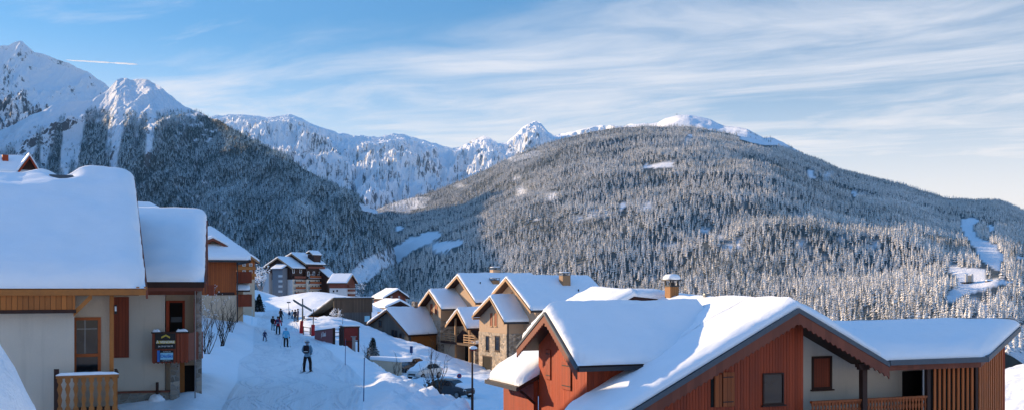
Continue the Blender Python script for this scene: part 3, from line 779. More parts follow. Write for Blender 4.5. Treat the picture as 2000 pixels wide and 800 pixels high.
def gable(H, axis, rp, rz, wl, wr, pl, pr, s0, s1, T=.18, snow=.42, step=.3, mat='wood_dark', barge='wood_tan', bh=.26, ends=(True, True), scallop=0, lump=.05,
          free=None, r=.5, edge=None, tf=None, seed=0., snow_in=0.0, eave=None, name='roof'):
    """pitched roof: ridge along local axis, slab + bargeboards + snow. c = coordinate across the ridge"""
    zr = lambda c: rz-(pl*(rp-c) if c < rp else pr*(c-rp))
    sec = [(rp-wl, zr(rp-wl)), (rp, rz), (rp+wr, zr(rp+wr)), (rp+wr, zr(rp+wr)-T), (rp, rz-T), (rp-wl, zr(rp-wl)-T)]
    ax = 'x' if axis == 'a' else 'y'
    rf = H.part(name, MB().prism(sec, ax, s0, s1), M[mat])
    def L(s_, c, z): return (s_, c, z) if axis == 'a' else (c, s_, z)
    for e, on in zip((0, 1), ends):
        if not on: continue
        mb = MB(); q0, q1 = (s0-.07, s0-.003) if e == 0 else (s1+.003, s1+.07)
        for sg, w, p in ((-1, wl, pl), (1, wr, pr)):
            if w <= 0: continue
            n = max(1, int(w/scallop)) if scallop else 1
            top0, cs = -.03 if not edge else -edge, []
            nn = n*4 if scallop else 1
            for i in range(nn+1):
                c = rp+sg*w*i/nn; dep = bh-(.17*bh*(abs(math.sin(math.pi*(i/4.0)))) if scallop else 0)
                cs.append((c, zr(c)+top0, zr(c)+top0-dep))
            for (c0, t0, u0), (c1, t1, u1) in zip(cs[:-1], cs[1:]):
                mb.hexa([L(q0,c0,u0),L(q1,c0,u0),L(q1,c1,u1),L(q0,c1,u1),L(q0,c0,t0),L(q1,c0,t0),L(q1,c1,t1),L(q0,c1,t1)])
        H.part('bargeboard', mb, M[barge], rf)
        if edge:
            mb = MB()
            for sg, w, p in ((-1, wl, pl), (1, wr, pr)):
                c1 = rp+sg*w; e0, e1 = (q0-.03, q1+.05) if e == 0 else (q0-.05, q1+.03)
                mb.hexa([L(e0,rp,rz-edge),L(e1,rp,rz-edge),L(e1,c1,zr(c1)-edge),L(e0,c1,zr(c1)-edge),L(e0,rp,rz+.012),L(e1,rp,rz+.012),L(e1,c1,zr(c1)+.012),L(e0,c1,zr(c1)+.012)])
            H.part('roof_edge', mb, M['slate'], rf)
    if eave:
        for sg, w in ((-1, wl), (1, wr)):
            if (sg < 0 and 'l' in eave) or (sg > 0 and 'r' in eave):
                c1 = rp+sg*w; z1 = zr(c1)
                mb = MB(); a_, b_ = sorted((c1+sg*.004, c1+sg*.11))
                P = [L(s0,a_,z1-.17),L(s1,a_,z1-.17),L(s1,b_,z1-.15),L(s0,b_,z1-.15),L(s0,a_,z1-.02),L(s1,a_,z1-.02),L(s1,b_,z1-.01),L(s0,b_,z1-.01)]
                mb.hexa(P); H.part('gutter', mb, M['gutter'], rf)
    if snow:
        e2 = .22
        zs = lambda c: rz-((pl if c < rp else pr)*(math.sqrt((c-rp)**2+e2*e2)-e2*.35))
        fr = free or (True, True, True, True)
        c0, c1 = rp-wl+snow_in, rp+wr-snow_in
        xr = tuple(rp+x for x in (-.4,-.2,-.08,0,.08,.2,.4) if c0 < rp+x < c1)
        zz = lambda c: max(zr(c)+.004, zs(c))
        if axis == 'a': snow_patch(H, 'roof_snow', lambda a, b: zz(b), s0+.01, s1-.01, c0, c1, fr, snow, r, step, seed, lump, rf, tf, extra_b=xr)
        else: snow_patch(H, 'roof_snow', lambda a, b: zz(a), c0, c1, s0+.01, s1-.01, (fr[2], fr[3], fr[0], fr[1]), snow, r, step, seed, lump, rf, (lambda a, b: tf(b, a)) if tf else None, extra_a=xr)
    return rf, zr

def from_px(H, axis, k, peak, lt, rt, end):
    """gable seen in the wall plane k: peak, left tip, right tip and ridge end as places of the photo"""
    if axis == 'a':
        f = H.ona; bp, zp = f(*peak, k); b1, z1 = f(*lt, k); b2, z2 = f(*rt, k)       # left tip is farther: larger b
        lo, hi = (b2, z2), (b1, z1); s1 = H.a_at(end, bp)
    else:
        f = H.onb; bp, zp = f(*peak, k); a1, z1 = f(*lt, k); a2, z2 = f(*rt, k)
        lo, hi = (a1, z1), (a2, z2); s1 = H.b_at(end, bp)
    wl, wr = bp-lo[0], hi[0]-bp
    return dict(rp=bp, rz=zp, wl=wl, wr=wr, pl=(zp-lo[1])/wl, pr=(zp-hi[1])/wr, s0=k, s1=s1)

def P3(plane, k, u, w, z):
    """depth w out of the wall (towards the viewer) -> local point"""
    return {'b': (u, k-w, z), 'a': (k-w, u, z), 'A': (k+w, u, z)}[plane]
def slabp(plane, k, u0, u1, z0, z1, w0, w1, mb=None):
    mb = mb or MB(); a = P3(plane, k, u0, w0, z0); b = P3(plane, k, u1, w1, z1)
    return mb.box(a[0], b[0], a[1], b[1], a[2], b[2])
def window(H, plane, k, u0, u1, z0, z1, fm='wood_dark', fw=.07, mull=1, sill=True, cross=0, name='window', gm='glass', dep=.05, label=None):
    if u0 > u1: u0, u1 = u1, u0
    if z0 > z1: z0, z1 = z1, z0
    mb = MB()
    slabp(plane, k, u0, u0+fw, z0, z1, -.02, dep, mb); slabp(plane, k, u1-fw, u1, z0, z1, -.02, dep, mb)
    slabp(plane, k, u0+fw, u1-fw, z0, z0+fw, -.02, dep, mb); slabp(plane, k, u0+fw, u1-fw, z1-fw, z1, -.02, dep, mb)
    for i in range(1, mull):
        u = u0+(u1-u0)*i/mull; slabp(plane, k, u-fw*.4, u+fw*.4, z0+fw, z1-fw, -.02, dep*.8, mb)
    for i in range(1, cross+1):
        z = z0+(z1-z0)*i/(cross+1); slabp(plane, k, u0+fw, u1-fw, z-fw*.4, z+fw*.4, -.02, dep*.8, mb)
    w = H.part(name, mb, M[fm], label=label)
    H.part('pane', slabp(plane, k, u0+fw*.9, u1-fw*.9, z0+fw*.9, z1-fw*.9, -.01, .012), M[gm], w)
    if sill: H.part('sill', slabp(plane, k, u0-.06, u1+.06, z0-.06, z0-.003, -.02, dep+.07), M[fm], w)
    return w
def shutter(H, plane, k, u0, u1, z0, z1, mat='shutter', hinges=True, dep=.05):
    s = H.part('shutter', slabp(plane, k, u0, u1, z0, z1, .003, dep), M[mat], bevel=.008)
    if hinges:
        for f in (.14, .86):
            z = z0+(z1-z0)*f; H.part('hinge', slabp(plane, k, u0+.01, u1-.06*(1 if u1 > u0 else -1), z-.018, z+.018, dep+.002, dep+.014), M['black'], s)
    return s
def wallpoly(H, plane, k, poly, th, mat, name='wall'):
    """poly of (u, z); thickness th going back from the viewer"""
    if plane == 'b': mb = MB().prism(poly, 'y', k, k+th)
    elif plane == 'a': mb = MB().prism(poly, 'x', k, k+th)
    return H.part(name, mb, M[mat])
def boards(H, plane, k, u0, u1, zlo, zhi, bw, mat, gap=.008, th=.03, name='cladding', parent=None):
    """upright boards side by side between zlo(u) and zhi(u), one mesh"""
    mb = MB(); n = max(1, int(round((u1-u0)/bw))); w = (u1-u0)/n
    for i in range(n):
        a, b = u0+i*w+gap/2, u0+(i+1)*w-gap/2; dd = random.uniform(0, .006)
        Z = [zlo(a), zlo(b), zhi(a), zhi(b)]
        if min(Z[2], Z[3])-max(Z[0], Z[1]) < .02: continue
        p = [P3(plane,k,a,0,Z[0]),P3(plane,k,b,0,Z[1]),P3(plane,k,b,th+dd,Z[1]),P3(plane,k,a,th+dd,Z[0]),P3(plane,k,a,0,Z[2]),P3(plane,k,b,0,Z[3]),P3(plane,k,b,th+dd,Z[3]),P3(plane,k,a,th+dd,Z[2])]
        mb.hexa(p)
    return H.part(name, mb, M[mat], parent)
def baluster_row(H, plane, k, u0, u1, z0, z1, mat, bw=.17, gap=.035, th=.035, name='railing', snow=True, rail=.07, parent=None, shaped=True):
    """balcony front of cut-out boards between two rails, with a strip of snow lying on the top rail"""
    mb = MB(); n = max(1, int(round(abs(u1-u0)/bw))); w = (u1-u0)/n
    for i in range(n):
        c = u0+(i+.5)*w; hw = abs(w)/2-gap/2
        prof = [(1,0),(1,.12),(.45,.2),(.9,.36),(.42,.5),(1,.68),(.42,.82),(1,.9),(1,1)] if shaped else [(1,0),(1,1)]
        poly = [(c-hw*f, z0+(z1-z0)*t) for f, t in prof]+[(c+hw*f, z0+(z1-z0)*t) for f, t in reversed(prof)]
        if plane == 'b': mb.prism(poly, 'y', k-th, k)
        else: mb.prism(poly, 'x', k-th, k)
    o = H.part(name, mb, M[mat], parent)
    H.part('handrail', slabp(plane, k, u0, u1, z1-rail*.2, z1+rail, -.06, .09), M[mat], o)
    H.part('bottom_rail', slabp(plane, k, u0, u1, z0-rail*.5, z0+rail*.4, -.03, .055), M[mat], o)
    if snow:
        rs = MB(); L = abs(u1-u0); n = max(3, int(L/.15)); rings = []
        for i in range(n+1):
            u = u0+(u1-u0)*i/n; h = (.10+.03*noise.noise(Vector((u*3, z1, k))))*(1 if 0 < i < n else .25)
            rings.append([P3(plane,k,u,-.07,z1+rail),P3(plane,k,u,.11,z1+rail),P3(plane,k,u,.11,z1+rail+h*.6),P3(plane,k,u,.04,z1+rail+h),P3(plane,k,u,-.03,z1+rail+h*.95),P3(plane,k,u,-.075,z1+rail+h*.55)])
        H.part('rail_snow', MB().loft(rings), M['snow'], o, smooth=True)
    return o
def chimney(H, a, b, z0, z1, wa, wb, mat, cap=True, snowcap=.25, flue='black', over=.12):
    ch = H.part('chimney', MB().box(a-wa/2, a+wa/2, b-wb/2, b+wb/2, z0, z1), M[mat], bevel=.012)
    if cap:
        mb = MB()
        for sa in (-1, 1):
            for sb_ in (-1, 1): mb.box(a+sa*(wa/2-.03)-.03, a+sa*(wa/2-.03)+.03, b+sb_*(wb/2-.03)-.03, b+sb_*(wb/2-.03)+.03, z1+.06, z1+.26)
        mb.box(a-wa/2-.03, a+wa/2+.03, b-wb/2-.03, b+wb/2+.03, z1+.003, z1+.06)
        mb.box(a-.1, a+.1, b-.1, b+.1, z1+.062, z1+.2)
        mb.box(a-wa/2-over, a+wa/2+over, b-wb/2-over, b+wb/2+over, z1+.262, z1+.31)
        H.part('chimney_cap', mb, M[flue], ch)
        if snowcap:
            sm = MB(); w1, w2 = wa/2+over, wb/2+over; rings = []
            for f, h in ((1.0,0),(1.04,.25),(1.0,.5),(.85,.78),(.55,.95),(.2,1.0)):
                rings.append([(a+w1*f*math.copysign(abs(math.cos(t))**.6, math.cos(t)), b+w2*f*math.copysign(abs(math.sin(t))**.6, math.sin(t)), z1+.312+snowcap*h) for t in [2*math.pi*k/16 for k in range(16)]])
            H.part('cap_snow', sm.loft(rings), M['snow'], ch, smooth=True)
    return ch
def text(H, body, size, mat, parent, loc, rot, align='CENTER', ext=.004, bold=0.0, sx=1.0):
    cu = bpy.data.curves.new('lettering', 'FONT'); cu.body = body; cu.size = size; cu.align_x = align; cu.align_y = 'CENTER'; cu.extrude = ext; cu.offset = bold
    cu.space_character = 1.0
    tmp = bpy.data.objects.new('lettering', cu); COL.objects.link(tmp)
    me = bpy.data.meshes.new_from_object(tmp.evaluated_get(bpy.context.evaluated_depsgraph_get()))
    bpy.data.objects.remove(tmp); bpy.data.curves.remove(cu)
    me.name = 'lettering'; me.materials.clear(); me.materials.append(mat)
    o = bpy.data.objects.new('lettering', me); COL.objects.link(o); o.parent = parent; o.location = loc; o.rotation_euler = rot; o.scale = (sx,1,1)
    return o
# ================================================================== red chalet, right foreground
H = House('red_chalet', 'large red-brown timber chalet at right with thick snow on its gables', 'chalet', 1558, 612, 38, 22, -9.3)
Z0 = 9.3
zt = lambda Z: Z+Z0
PM = .50; ZR = zt(-.78)
kwm = dict(T=.2, snow=.40, step=.22, mat='wood_dark', barge='wood_barge', bh=.46, scallop=.22, edge=.17, lump=.06, r=.55, seed=1.3, name='main_roof')
rf, zrm = gable(H, 'b', 0, ZR, 8.2, 4.26, PM, PM, 0.0, 3.1, ends=(True, False), free=(True, False, True, True), **kwm)
gable(H, 'b', 0, ZR, 7.1, 4.26, PM, PM, 3.1, 11.5, ends=(False, False), free=(False, False, False, True), **kwm)
# front gable boards (set back under the eaves)
a_r = H.a_at(1568, .9)
slab_under = lambda a: ZR-.22-PM*abs(a)
boards(H, 'b', .9, -8.0, a_r, lambda a: 1.5, lambda a: slab_under(a), .13, 'wood_red', gap=.012)
wallpoly(H, 'b', .905, [(-8.0, 0), (a_r, 0), (a_r, slab_under(a_r)-.02), (0, slab_under(0)-.02), (-8.0, slab_under(-8)-.02)], .16, 'wood_dark', 'gable_wall')
# cream recess behind the balcony
a_c1 = H.a_at(1830, 2.1)
wallpoly(H, 'b', 2.1, [(a_r-.3, 0), (a_c1, 0), (a_c1, zt(-2.2)), (4.2, zt(-2.9)), (a_r-.3, slab_under(.0)-.1)], .2, 'stucco', 'recess_wall')
H.part('return_wall', MB().box(a_r-.16, a_r-.004, 1.07, 2.1, 1.0, slab_under(.2)-.03), M['stucco'])
# windows and shutters of the boarded gable
u0, z1 = H.onb(1489, 728, .87); u1, z0 = H.onb(1530, 788, .87)
window(H, 'b', .865, u0, u1, z0, z1, 'wood_dark', .06, 1, True)
u0, z1 = H.onb(1410, 726, .87); u1, z0 = H.onb(1433, 792, .87); s = shutter(H, 'b', .86, u0, u1, z0, z1, 'wood_rust', True, .06)
u0b, _ = H.onb(1394, 726, .87); s = shutter(H, 'b', .86, u0b, u0-.03, z0, z1-.08, 'wood_rust', False, .05)
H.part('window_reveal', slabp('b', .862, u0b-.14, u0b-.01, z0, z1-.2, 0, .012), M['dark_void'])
u0, z1 = H.onb(1585, 695, 2.1); u1, z0 = H.onb(1624, 758, 2.1)
w = window(H, 'b', 2.1, u0, u1, z0, z1, 'wood_dark', .09, 1, True, gm='shutter', label='window in the cream wall closed by a red-brown shutter')
u0, z1 = H.onb(1762, 724, 2.1); u1, z0 = H.onb(1806, 775, 2.1)
w = H.part('balcony_door', slabp('b', 2.1, u0, u1, z0-1.1, z1, .003, .05), M['dark_void'])
# balcony
kb = .45
aL = a_r+.02; aR = H.a_at(1809, kb); zT = H.onb(1690, 777, kb)[1]
baluster_row(H, 'b', kb, aL, aR, zT-1.0, zT-.07, 'wood_rust', .155, .03, snow=False, rail=.07)
H.part('balcony_floor', MB().box(aL, aR+1.5, kb-.05, 2.1, zT-1.25, zT-1.06), M['wood_dark'])
pa, pz = H.onb(1688, 715, .35)
mb = MB().box(pa-.11, pa+.11, .30, .52, 0, pz); mb.box(pa-.3, pa+.3, .3, .52, pz-.02, pz+.12); mb.box(pa-.22, pa+.22, .3, .52, pz-.12, pz-.02)
H.part('balcony_post', mb, M['wood_dark'])
pa2 = H.a_at(1813, .4); H.part('balcony_post', MB().box(pa2-.08, pa2+.09, .36, .54, 0, zt(-2.9)), M['wood_dark'])
H.part('downpipe', MB().tube([(pa2-.16, .5, 0), (pa2-.16, .5, zt(-3.1))], .045, 8), M['metal'])
# pent roof of the right wing with its angled end
ze = zt(-2.83); PW = .46
e1 = H.a_at(1927, 0); cr = math.radians(50)-H.ph; L = 5.0
e2, b2 = e1+L*math.cos(cr), L*math.sin(cr)
zw = lambda a, b: ze+PW*b
wv = [(3.9,0),(e1,0),(e2,b2),(3.0,b2)]
mb = MB(); vs = [(a,b,zw(a,b)) for a,b in wv]+[(a,b,zw(a,b)-.2) for a,b in wv]+[(e2,b2+2.6,ze-.1),(3.0,b2+2.6,ze-.1)]
mb.add(vs, [(0,1,2,3),(7,6,5,4),(0,4,5,1),(1,5,6,2),(3,7,4,0),(3,2,8,9),(2,6,8),(9,7,3)])
wr_ = H.part('wing_roof', mb, M['wood_dark'])
def skw(a, b, z):
    # stretch the rectangular blanket onto the four-cornered roof
    t = (b-0)/b2; s_ = (a-3.9)/(e1-3.9); t_ = min(1, max(-.05, t))
    x0, x1 = 3.9+( -.9)*t_, e1+(e2-e1)*t_
    return (x0+(x1-x0)*s_, b, z)
snow_patch(H, 'roof_snow', zw, 3.9, e1, 0, b2, (False, True, True, False), .42, .5, .2, 5.5, .05, wr_, skew=skw, bulge=.05)
mb = MB(); back = lambda a, b: ze+PW*b2-(b-b2)*.45
snow_patch(H, 'roof_snow', lambda a, b: back(a, b), 3.0, e2, b2, b2+2.6, (False, True, False, True), .42, .5, .3, 6.5, .05, wr_, bulge=.02)
# gutters of slate-grey metal along eave and angled end
def beam(p, q, h, th, mat, name, parent=None, off=(0,0)):
    p, q = Vector(p), Vector(q); d = (q-p); n = Vector((d.y, -d.x, 0)).normalized()*th
    v = [p, q, q+n, p+n]; up = Vector((0,0,h))
    return H.part(name, MB().hexa([tuple(x) for x in v]+[tuple(x+up) for x in v]), M[mat], parent)
beam((4.3,-.004,ze-.19), (e1,-.004,ze-.19), .2, .08, 'slate', 'gutter', wr_)
beam((e1,-.004,ze-.19), (e2,b2,ze+PW*b2-.19), .2, .08, 'slate', 'gutter', wr_)
beam((4.4,.25,ze-.42), (e1-.1,.25,ze-.42), .2, .05, 'wood_barge', 'fascia', wr_)
beam((e1-.1,.25,ze-.42), (e2-.35,b2+.1,ze+PW*b2-.42), .2, .05, 'wood_barge', 'fascia', wr_)
# slatted screen under the wing, straight then angled
ks = .62; s0 = H.a_at(1820, ks); s1 = H.a_at(1902, ks)
def slats(p, q, n, w, zt0, zt1, name):
    mb = MB(); p, q = Vector(p), Vector(q); d = (q-p); u = d.normalized(); nn = Vector((u.y, -u.x, 0))*.05
    for i in range(n):
        c = p+d*((i+.5)/n); zz = zt0+(zt1-zt0)*(i+.5)/n
        a, b = c-u*w/2, c+u*w/2
        v = [a, b, b+nn, a+nn]; mb.hexa([(x.x,x.y,1.0) for x in v]+[(x.x,x.y,zz) for x in v])
    return H.part(name, mb, M['wood_slat'])
M['wood_slat'] = m_wood('orange_slats', (.50,.125,.027), .19, 0, groove=False, var=.3)
slats((s0,ks,0), (s1,ks,0), 9, .115, ze-.30, ze-.30, 'slat_screen')
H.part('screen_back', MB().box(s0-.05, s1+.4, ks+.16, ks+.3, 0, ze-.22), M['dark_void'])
f1, f2 = s1+.22, ks
f3, f4 = f1+3.6*math.cos(cr), f2+3.6*math.sin(cr)
slats((f1,f2,0), (f3,f4,0), 13, .12, ze-.28, ze-.28+PW*3.6*math.sin(cr)-.06, 'slat_screen')
H.part('corner_post', MB().box(s1+.06, s1+.2, ks-.04, ks+.12, 0, ze-.25), M['wood_dark'])
d_ = Vector((math.cos(cr), math.sin(cr), 0)); n_v = Vector((-d_.y, d_.x, 0))*.2
q = [Vector((f1,f2,0))+n_v, Vector((f3,f4,0))+n_v]
mb = MB(); v = [q[0], q[1], q[1]+n_v*.5, q[0]+n_v*.5]
mb.hexa([(x.x,x.y,0) for x in v]+[(v[0].x,v[0].y,ze-.1),(v[1].x,v[1].y,ze+PW*3.6*math.sin(cr)-.2),(v[2].x,v[2].y,ze+PW*3.6*math.sin(cr)-.2),(v[3].x,v[3].y,ze-.1)])
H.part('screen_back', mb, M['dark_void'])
H.part('end_post', MB().box(f3-.03, f3+.12, f4-.05, f4+.15, 0, ze+PW*3.6*math.sin(cr)-.25), M['wood_red'])
H.part('wing_wall', MB().box(3.2, s1+2.0, 2.9, 3.1, 0, ze+.2), M['stucco'])
# left cross gable
aG = -7.87
gp_ = from_px(H, 'a', aG, (1066,609), (1012,676), (1128,716), 1360)
rfg, zrg = gable(H, 'a', T=.18, snow=.46, step=.2, mat='wood_dark', barge='wood_barge', bh=.34, ends=(True, False), scallop=.16, edge=.10, free=(True, False, True, True), r=.6, seed=9.1, lump=.05, eave='l', name='cross_roof', **{**gp_, 's1': -1.0})
bG, rzG = gp_['rp'], gp_['rz']
wa = -7.15; bw0, bw1 = bG-gp_['wl']+.62, bG+gp_['wr']-.55
under = lambda b: zrg(b)-.2
boards(H, 'a', wa, bw0, bw1, lambda b: 1.0, under, .11, 'wood_red', gap=.012)
wallpoly(H, 'a', wa+.005, [(bw0,0),(bw1,0),(bw1,under(bw1)-.01),(bG,under(bG)-.01),(bw0,under(bw0)-.01)], .15, 'wood_dark', 'cross_gable_wall')
boards(H, 'b', bw0, wa, -2.0, lambda a: 1.0, lambda a: under(bw0)-.02, .11, 'wood_red', gap=.012, name='side_cladding')
H.part('side_wall', MB().box(wa+.16, -2.0, bw0+.005, bw0+.15, .5, under(bw0)-.03), M['wood_dark'])
for (x0,y0,x1,y1) in ((1069,681,1078,747),(1100,704,1118,766)):
    b0, z1 = H.ona(x0, y0, wa); b1, z0 = H.ona(x1, y1, wa); z0b = H.ona(x0, y1-8, wa)[1]
    shutter(H, 'a', wa-.04, b1, b0, z0b, z1, 'wood_red_v', True, .045)
H.part('rafter_end', MB().box(aG-.02, aG+.9, bG-.07, bG+.07, rzG-.55, rzG-.22), M['wood_barge'])
# rear slopes that show beyond the cross gable
gable(H, 'b', -1.6, zt(-.42), 3.2, 4.5, .5, .10, 9.6, 14.5, T=.15, snow=.42, step=.3, ends=(False, False), r=.7, seed=4.4, lump=.08, name='rear_roof')
ae = -8.1; zl = zt(-4.05)
sl = lambda a, b: zl+.5*(a-ae)
mb = MB().prism([(ae, zl), (-3.5, sl(-3.5,0)), (-3.5, sl(-3.5,0)-.18), (ae, zl-.18)], 'y', 7.5, 11.2)
lr = H.part('low_roof', mb, M['wood_dark'])
snow_patch(H, 'roof_snow', sl, ae, -4.0, 7.5, 11.2, (True, False, True, True), .5, .55, .2, 8.2, .06, lr)
H.part('gutter', MB().box(ae-.12, ae-.004, 7.5, 11.2, zl-.2, zl-.03), M['gutter'], lr)
H.part('rear_wall', MB().box(-7.4, -7.2, bw1+.01, 11.0, 0, zl+.3), M['wood_red_v'])
H.part('bracket', MB().tube([(ae+.1,7.6,zl-.2),(ae+.75,7.6,zl-.75)], .06, 6), M['wood_dark'])
# chimney, vent
cb = 9.0; ca = H.a_at(1312, cb)
chimney(H, ca, cb, zt(-1.5), zt(.02), .44, .50, 'chimney_wood', True, .26, 'gutter', .11)
vb = 6.1; va = H.a_at(1381, vb)
v_ = H.part('vent_pipe', MB().tube([(va,vb,zt(-1.2)),(va,vb,zt(-.42))], .055, 10), M['wood_barge'], smooth=True)
H.part('vent_hood', MB().box(va-.16, va+.16, vb-.1, vb+.1, zt(-.42), zt(-.27)), M['metal'], v_, bevel=.03)

# ================================================================== left foreground chalet
H = House('cream_chalet', 'cream rendered chalet at far left with deep snow on its roof and a carved balcony', 'chalet', 285, 566, 36, 23, -4.75)
zt = lambda Z: Z+4.75
ez = zt(-.08)
def tfA(a, b):
    # wind-scoured dip at the ridge where a dark skylight shows
    ad = H.a_at(122, 8.3); k = math.exp(-((a-ad)/.55)**2)*math.exp(-((b-8.3)/.75)**2)
    l = -.62*min(1, max(0, (ad-.3-a)/1.2))*math.exp(-((b-8.9)/1.9)**2)
    return max(.05, 1-.93*k+l)
rfA, zA = gable(H, 'a', 8.5, ez+.535*8.5, 8.5, 4.5, .535, .535, -16, 0, T=.2, snow=.62, step=.24, mat='wood_orange_plain', barge='wood_barge', bh=.3, ends=(False, True), r=.7, seed=2.2, lump=.075, tf=tfA, free=(False, True, True, True), eave=None)
ad = H.a_at(122, 8.2); H.part('skylight', MB().box(ad-.5, ad+.42, 7.75, 8.9, zA(7.9)-.05, zA(8.5)+.13), M['slate'], rfA, bevel=.03)
k = .55
aw0, aw1 = -16, H.a_at(145, k)
H.part('wall', MB().box(aw0, aw1, k, k+.3, 0, ez+.15), M['stucco'])
a0 = -16; a1 = H.a_at(147, .12); zb_, zt_ = H.onb(100, 604, .12)[1], H.onb(100, 574, .12)[1]
H.part('timber_band', MB().box(a0, a1, .10, .4, zb_, zt_+.05), M['wood_orange'], bevel=.006)
H.part('timber_beam', MB().box(a0, a1+.03, .06, .5, zb_-.12, zb_-.004), M['wood_dark'])
a2 = H.a_at(284, .3); H.part('eave_beam', MB().box(a1+.05, -.2, .25, .4, ez-.02, ez+.13), M['wood_orange_plain'])
H.part('eave_beam', MB().box(a1+.05, -.2, .7, .86, ez-.22, ez-.05), M['wood_dark'])
mb = MB()
for i in range(9):
    aa = a1+.2+i*.26; mb.box(aa-.05, aa+.05, .02, 1.3, ez-.06+.02*i*0, ez+.10)
H.part('rafter_tail', mb, M['wood_orange_plain'])
p0 = H.onb(146, 613, .3); p1 = H.onb(182, 578, .3)
H.part('brace', MB().hexa([(p0[0]-.04,.2,p0[1]-.08),(p1[0]-.04,.2,p1[1]-.08),(p1[0]-.04,.36,p1[1]-.08),(p0[0]-.04,.36,p0[1]-.08),(p0[0]-.04,.2,p0[1]+.12),(p1[0]-.04,.2,p1[1]+.12),(p1[0]-.04,.36,p1[1]+.12),(p0[0]-.04,.36,p0[1]+.12)]), M['wood_orange_plain'])
kr = 1.25
ar1 = H.a_at(222, kr)
H.part('recess_wall', MB().box(aw1-.01, ar1, kr, kr+.2, 0, ez+.6), M['stucco_warm'])
u0, z1 = H.onb(143, 619, kr); u1, z0 = H.onb(197, 735, kr)
w = window(H, 'b', kr, u0, u1, z0, z1, 'wood_redor', .10, 1, False, name='glazed_door', dep=.07)
zm = H.onb(170, 693, kr)[1]; H.part('door_rail', slabp('b', kr, u0+.1, u1-.1, zm-.05, zm+.06, -.01, .06), M['wood_redor'], w)
mb = MB(); slabp('b', kr, u0+.12, u1-.12, z1-.42, z1-.40, .012, .02, mb); slabp('b', kr, (u0+u1)/2-.08, (u0+u1)/2-.06, zm+.06, z1-.1, .012, .02, mb)
H.part('glazing_bar', mb, M['metal'], w)
ap = H.a_at(218, 1.0); H.part('corner_post', MB().box(ap-.07, ap+.07, .95, 1.1, 1.5, ez+.1), M['wood_orange_plain'])
lw = H.part('wall_lamp', MB().box(ap+.09, ap+.17, .88, 1.0, zt(-.95), zt(-.62)), M['black'], bevel=.01); H.part('lamp_glass', MB().box(ap+.10, ap+.16, .872, .879, zt(-.85), zt(-.68)), M['white'], lw)
uw0 = H.a_at(219, 1.45)
H.part('wall', MB().box(-16, uw0, 2.0, 7.5, 0, ez+.8), M['stucco'])
# carved balcony in front
kb = -.55; b0, b1 = H.a_at(109, kb), H.a_at(232, kb); zT = H.onb(170, 731, kb)[1]
baluster_row(H, 'b', kb, b0, b1, zT-1.25, zT-.08, 'wood_honey', .25, .075, th=.05, rail=.08)
H.part('balcony_floor', MB().box(b0, b1, kb+.02, kr, zT-1.45, zT-1.28), M['wood_dark'])
H.part('side_rail', MB().box(b1-.09, b1, kb+.1, kr-.1, zT-.15, zT+.05), M['wood_dark'])
mb = MB()
for i in range(5): mb.box(b1-.07, b1-.03, kb+.2+i*.3, kb+.4+i*.3, zT-1.2, zT-.16)
H.part('side_board', mb, M['wood_orange_plain'])
H.part('balcony_post', MB().box(b0-.06, b0+.10, kb-.03, kb+.13, zT-1.4, zT+.22), M['wood_dark'])

# ================================================================== second left chalet with the sale boards
H = House('balcony_chalet', 'cream chalet with a red-brown balcony carrying two sale boards', 'chalet', 399, 551, 42, 16, -4.9)
zt = lambda Z: Z+4.9
ez = zt(.18)
rfB, zB = gable(H, 'a', 6.2, ez+.48*6.2, 6.2, 4, .48, .66, -9, 0, T=.2, snow=.55, step=.24, mat='wood_dark', barge='wood_barge', bh=.42, ends=(False, True), r=.6, seed=7.7, lump=.06, free=(False, True, True, True), eave=None)
H.part('fascia', MB().box(-9, -.05, .02, .12, ez-.34, ez-.2), M['wood_barge'])
H.part('eave_beam', MB().box(-6, -.3, .9, 1.1, ez-.5, ez-.12), M['wood_barge'])
mb = MB()
for i in range(14): mb.box(-4.3+i*.3, -4.2+i*.3, .15, 1.6, ez-.24, ez-.05)
H.part('rafter_tail', mb, M['wood_dark'])
kw = 1.9; aE = H.a_at(388, kw)
H.part('wall', MB().box(-8, aE, kw, kw+.25, 0, ez+.6), M['stucco_warm'])
H.part('side_wall', MB().prism([(kw+.25,0),(10,0),(10,ez+.1),(6.2,ez+2.7),(kw+.25,ez+.75)], 'x', aE-.25, aE-.01), M['stucco_warm'])
kq = 1.0
uq0, uq1 = H.a_at(214, kq), H.a_at(322, kq)
H.part('wall', MB().box(uq0, uq1, kq, kw-.01, .4, ez-.13), M['stucco'])
u0, z1 = H.onb(221, 579, kq); u1, z0 = H.onb(252, 697, kq); shutter(H, 'b', kq, u0, u1, z0, z1, 'shutter', False, .07)
zc_ = H.onb(280, 766, .9)[1]
H.part('stone_plinth', MB().box(H.a_at(222, .9), H.a_at(345, .9), .9, kw-.02, -.8, zc_), M['stone'])
H.part('plinth_cap', MB().box(H.a_at(222, .9)-.03, H.a_at(345, .9)+.05, .84, kq-.003, zc_+.003, zc_+.08), M['wood_barge'])
u0, z1 = H.onb(327, 586, kw); u1, z0 = H.onb(361, 668, kw)
w = window(H, 'b', kw, u0, u1, z0, z1, 'wood_red', .09, 1, False, name='glazed_door', dep=.06, gm='dark_void')
H.part('door_leaf', MB().box(u0-.02, u0+.10, kw-.75, kw-.08, z0, z1), M['wood_red'], w)
H.part('blind', slabp('b', kw, u0+.15, u1-.12, H.onb(340, 628, kw)[1], H.onb(340, 618, kw)[1], .013, .02), M['slate'], w)
asn = H.a_at(380, 1.2)
H.part('shutter', MB().box(asn-.02, asn+.04, .9, 1.75, H.onb(380, 690, 1.2)[1], H.onb(380, 582, 1.2)[1]), M['wood_red'])
sa = H.a_at(389, 1.3)
H.part('stone_pier', MB().box(sa-.12, sa+.10, 1.3, 1.85, -1.2, ez-.3), M['stone'])
